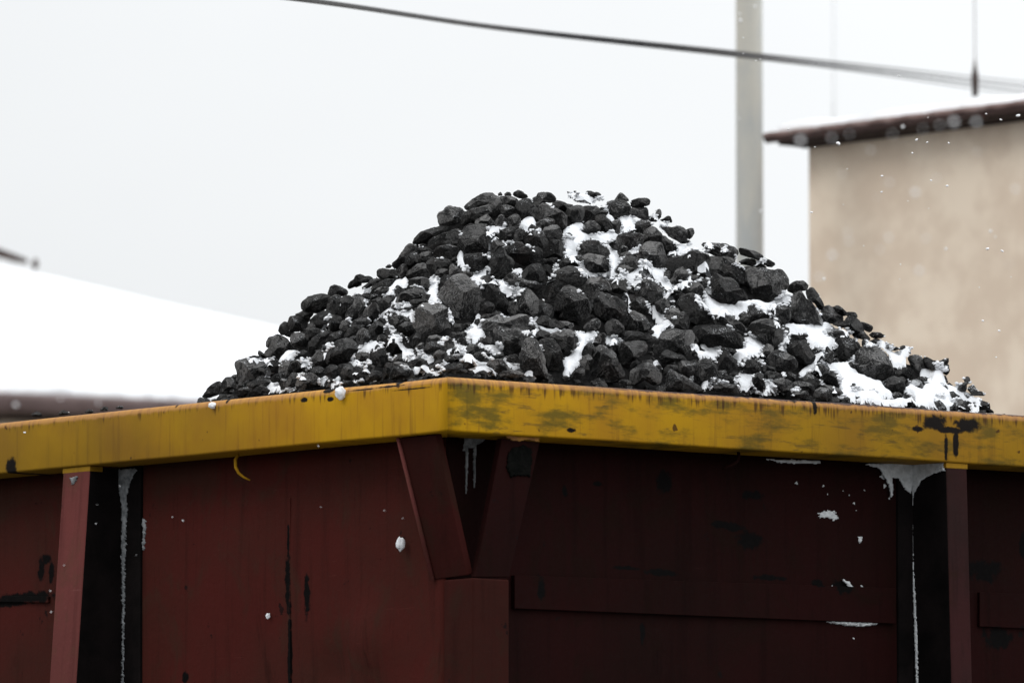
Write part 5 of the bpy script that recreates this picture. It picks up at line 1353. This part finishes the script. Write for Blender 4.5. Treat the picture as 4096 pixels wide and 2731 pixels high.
# beige house
hr = house('beige_house', 'beige plastered house with a brown eave and snow on its roof', (3080, 540), (5200, 270), 47.0, math.radians(9), 2.6, .13, .05, (3232, 640), lambda t: t * .15, brown, .005, None, .03, .06)
# house with the big snowy roof
_A = at_y(-900, 1533, 59.0); _B = at_z(2300, 1684, _A[2]); _u = (_B - _A) / np.linalg.norm(_B - _A); _i = np.array((-_u[1], _u[0], 0)); _tp = math.tan(math.radians(34))
_rn = np.array((-_i[0] * _tp, -_i[1] * _tp, 1.0))
_h = []
for _p in ((0, 1062), (1120, 1308)):
    _q = on_plane(_p[0], _p[1], _A + np.array((0, 0, .08)), _rn) - _A
    _h.append((np.dot(_q, _u), np.dot(_q, _i)))
print('hip', _h)
def lh_hip(t, L):
    (a, ta), (b, tb) = _h
    return a + (b - a) * (t - ta) / (tb - ta)
hl = house('snowy_roof_house', 'house with a wide thickly snowed roof and brown gutter, mostly hidden by the rim', (-900, 1533), (2300, 1684), 59.0, math.radians(34), 3.2, .4, .125, None, None, brown2, .03, lh_hip, .06, -.03, plain_mat('frosted_roof_tile', (.42, .38, .385), (.62, .60, .61), 8, .8, .2))

_P = [at_y(x, y, 62.5) for x, y in ((-160, 962), (-40, 1000), (60, 1032), (110, 1046))]
bm = bmesh.new(); tube(bm, _P, [.035, .035, .028, .016], 8)
_o = bm_obj('ridge_cap', bm, dark_eave, None, True); _o.parent = hl['roof']; _o.matrix_parent_inverse = (hl['root'].matrix_basis @ Matrix.Translation((-hl['A'][0], -hl['A'][1], 0)) @ hl['M']).inverted()
bm = bmesh.new(); tube(bm, [at_y(140, 1075, 62.5), at_y(141, 1052, 62.5), at_y(143, 1034, 62.5)], [.016, .026, .01], 8)
_o2 = bm_obj('ridge_finial', bm, dark_eave, None, True); _o2.parent = hl['roof']; _o2.matrix_parent_inverse = _o.matrix_parent_inverse
# roof aerial on the beige house
rod_m = plain_mat('dull_steel', (.11, .10, .10), (.16, .15, .15), 12, .5, 0)
def aerial(name, label, px, py, Y, top, r, foot):
    P = at_y(px, py, Y); root = empty(name, P); tag(root, label, 'aerial', None)
    bm = bmesh.new(); tube(bm, [(0, 0, 0), (0, 0, top * .5), (0, 0, top)], [r, r * .8, r * .6], 8); bm_obj('mast', bm, rod_m, root, True)
    bm = bmesh.new(); tube(bm, [(0, 0, -.1), (0, 0, .02), (0, 0, foot * .5), (0, 0, foot)], [foot * .13, foot * .17, foot * .09, r], 10); bm_obj('mast_foot', bm, dark_eave, root, True)
aerial('roof_mast', 'thin vertical mast with a dark tapered foot on the beige house roof', 3900, 318, 50.0, 1.4, .0032, .13)
aerial('thin_mast', 'faint hair-thin mast rising near the pole above the beige house', 3335, 425, 62.0, 1.6, .0018, .02)

# ------------------------------------------------------------------ falling snowflakes
flake_m = plain_mat('snowflake', (.85, .86, .88), (.9, .9, .9), 50, .7, 0)
z4, z3, z5, z6 = (2700, 0, .5935), (2700, 900, .5935), (0, 900, .7014), (0, 1700, .6576)
FL_ = []
def add(z, cls, Y, lst):
    for q in lst: FL_.append((z[0] + q[0] * z[2], z[1] + q[1] * z[2], q[2], Y, cls))
add(z4, 'eave', 19, [(845, 950, 22), (1880, 825, 22), (2030, 825, 19)])
add(z4, 'eave', 19, [(1055, 930, 14), (1465, 905, 10), (1785, 845, 11), (1670, 870, 10), (1175, 905, 9)])
add(z4, 'eave', 26, [(1535, 855, 11)])
add(z4, 'wall', 20, [(1620, 1300, 20), (1445, 1230, 12), (2295, 1275, 15), (1320, 1015, 11), (1760, 1200, 10), (1125, 1175, 10), (2035, 1025, 10), (1360, 1330, 8)])
add(z4, 'pole', 26, [(440, 140, 13), (540, 45, 9), (580, 1425, 9), (435, 95, 8), (430, 800, 6)])
add(z4, 'pole', 32, [(460, 255, 5), (545, 410, 6), (575, 400, 5), (460, 363, 5), (585, 530, 4)])
add(z4, 'eave', 32, [(1100, 968, 15), (765, 870, 9), (2097, 768, 7), (2196, 808, 8), (2312, 780, 13), (943, 992, 5), (1705, 793, 4)])
add(z4, 'wall', 32, [(1628, 943, 9), (1700, 960, 7), (1600, 1032, 7), (1395, 1187, 8), (1392, 1294, 8), (1727, 1217, 7), (1834, 1253, 9), (1160, 1140, 4), (1845, 965, 7), (1570, 1355, 4), (1710, 1405, 4), (1135, 1378, 4), (920, 1430, 9)])
add(z3, 'wall', 20, [(1057, 202, 19), (1440, 85, 15), (1690, 90, 13), (1165, 50, 11), (1170, 110, 13), (1645, 310, 17), (970, 350, 15), (1380, 165, 12), (2250, 265, 8)])
add(z3, 'wall', 27, [(1825, 160, 9), (2127, 42, 10), (1005, 362, 9), (2160, 80, 6), (1050, 235, 5)])
add(z3, 'wall', 32, [(2107, 160, 12), (2205, 175, 10), (2075, 645, 9), (2185, 712, 8), (2165, 890, 6), (1520, 265, 5), (1272, 140, 4), (2050, 420, 4), (1515, 365, 4), (1575, 655, 3), (2265, 350, 4)])
add(z4, 'sky', 32, [(1510, 512, 9), (1640, 552, 5), (1865, 565, 4)])
add(z5, 'gutter', 22, [(90, 1025, 15), (345, 990, 9), (85, 945, 7), (560, 1015, 10)])
add(z5, 'rim', 31, [(140, 1182, 8)])
add(z6, 'red', 29, [(590, 482, 4), (583, 598, 6), (1047, 558, 5), (1112, 580, 8), (390, 850, 6), (305, 1007, 7), (310, 1135, 8), (1936, 127, 7), (728, 370, 5), (828, 790, 4), (1950, 498, 4)])
add((1400, 1450, .817), 'red', 29, [(168, 723, 6), (258, 762, 4)])
add((1800, 1060, .3188), 'coal', 31, [(1173, 438, 8)]); add((2500, 840, .2976), 'coal', 31, [(988, 868, 10)])
BG = {'eave': 'before the brown eave of the beige house', 'wall': 'before the beige house wall', 'pole': 'before the concrete pole', 'sky': 'by the cables against the white sky', 'gutter': 'before the brown gutter under the snowy roof', 'rim': 'before the yellow rim near the red rib post', 'red': 'before the dark red wagon wall', 'coal': 'before the dark coal of the heap'}
for i, (x, y, s, Y, cls) in enumerate(FL_):
    P = at_y(x, y, Y); R = s * (.7 if cls == 'red' else 1.06) / F * Y * .5
    soft = Y < 28
    big = s >= (13 if soft else 7.5)
    lab = ('large blurred' if big else 'faint blurred') if soft else ('larger crisp' if big else 'tiny crisp')
    o = clod('snowflake', P, R, 50 + i, (1.0, .7, 1.0) if soft else (1.25, .6, .75), 2, flake_m)
    o.rotation_euler = (0, random.uniform(-.7, .9), 0)
    tag(o, f'{lab} snowflake falling {BG[cls]}', 'snowflake', f'{lab} snowflakes {BG[cls]}')
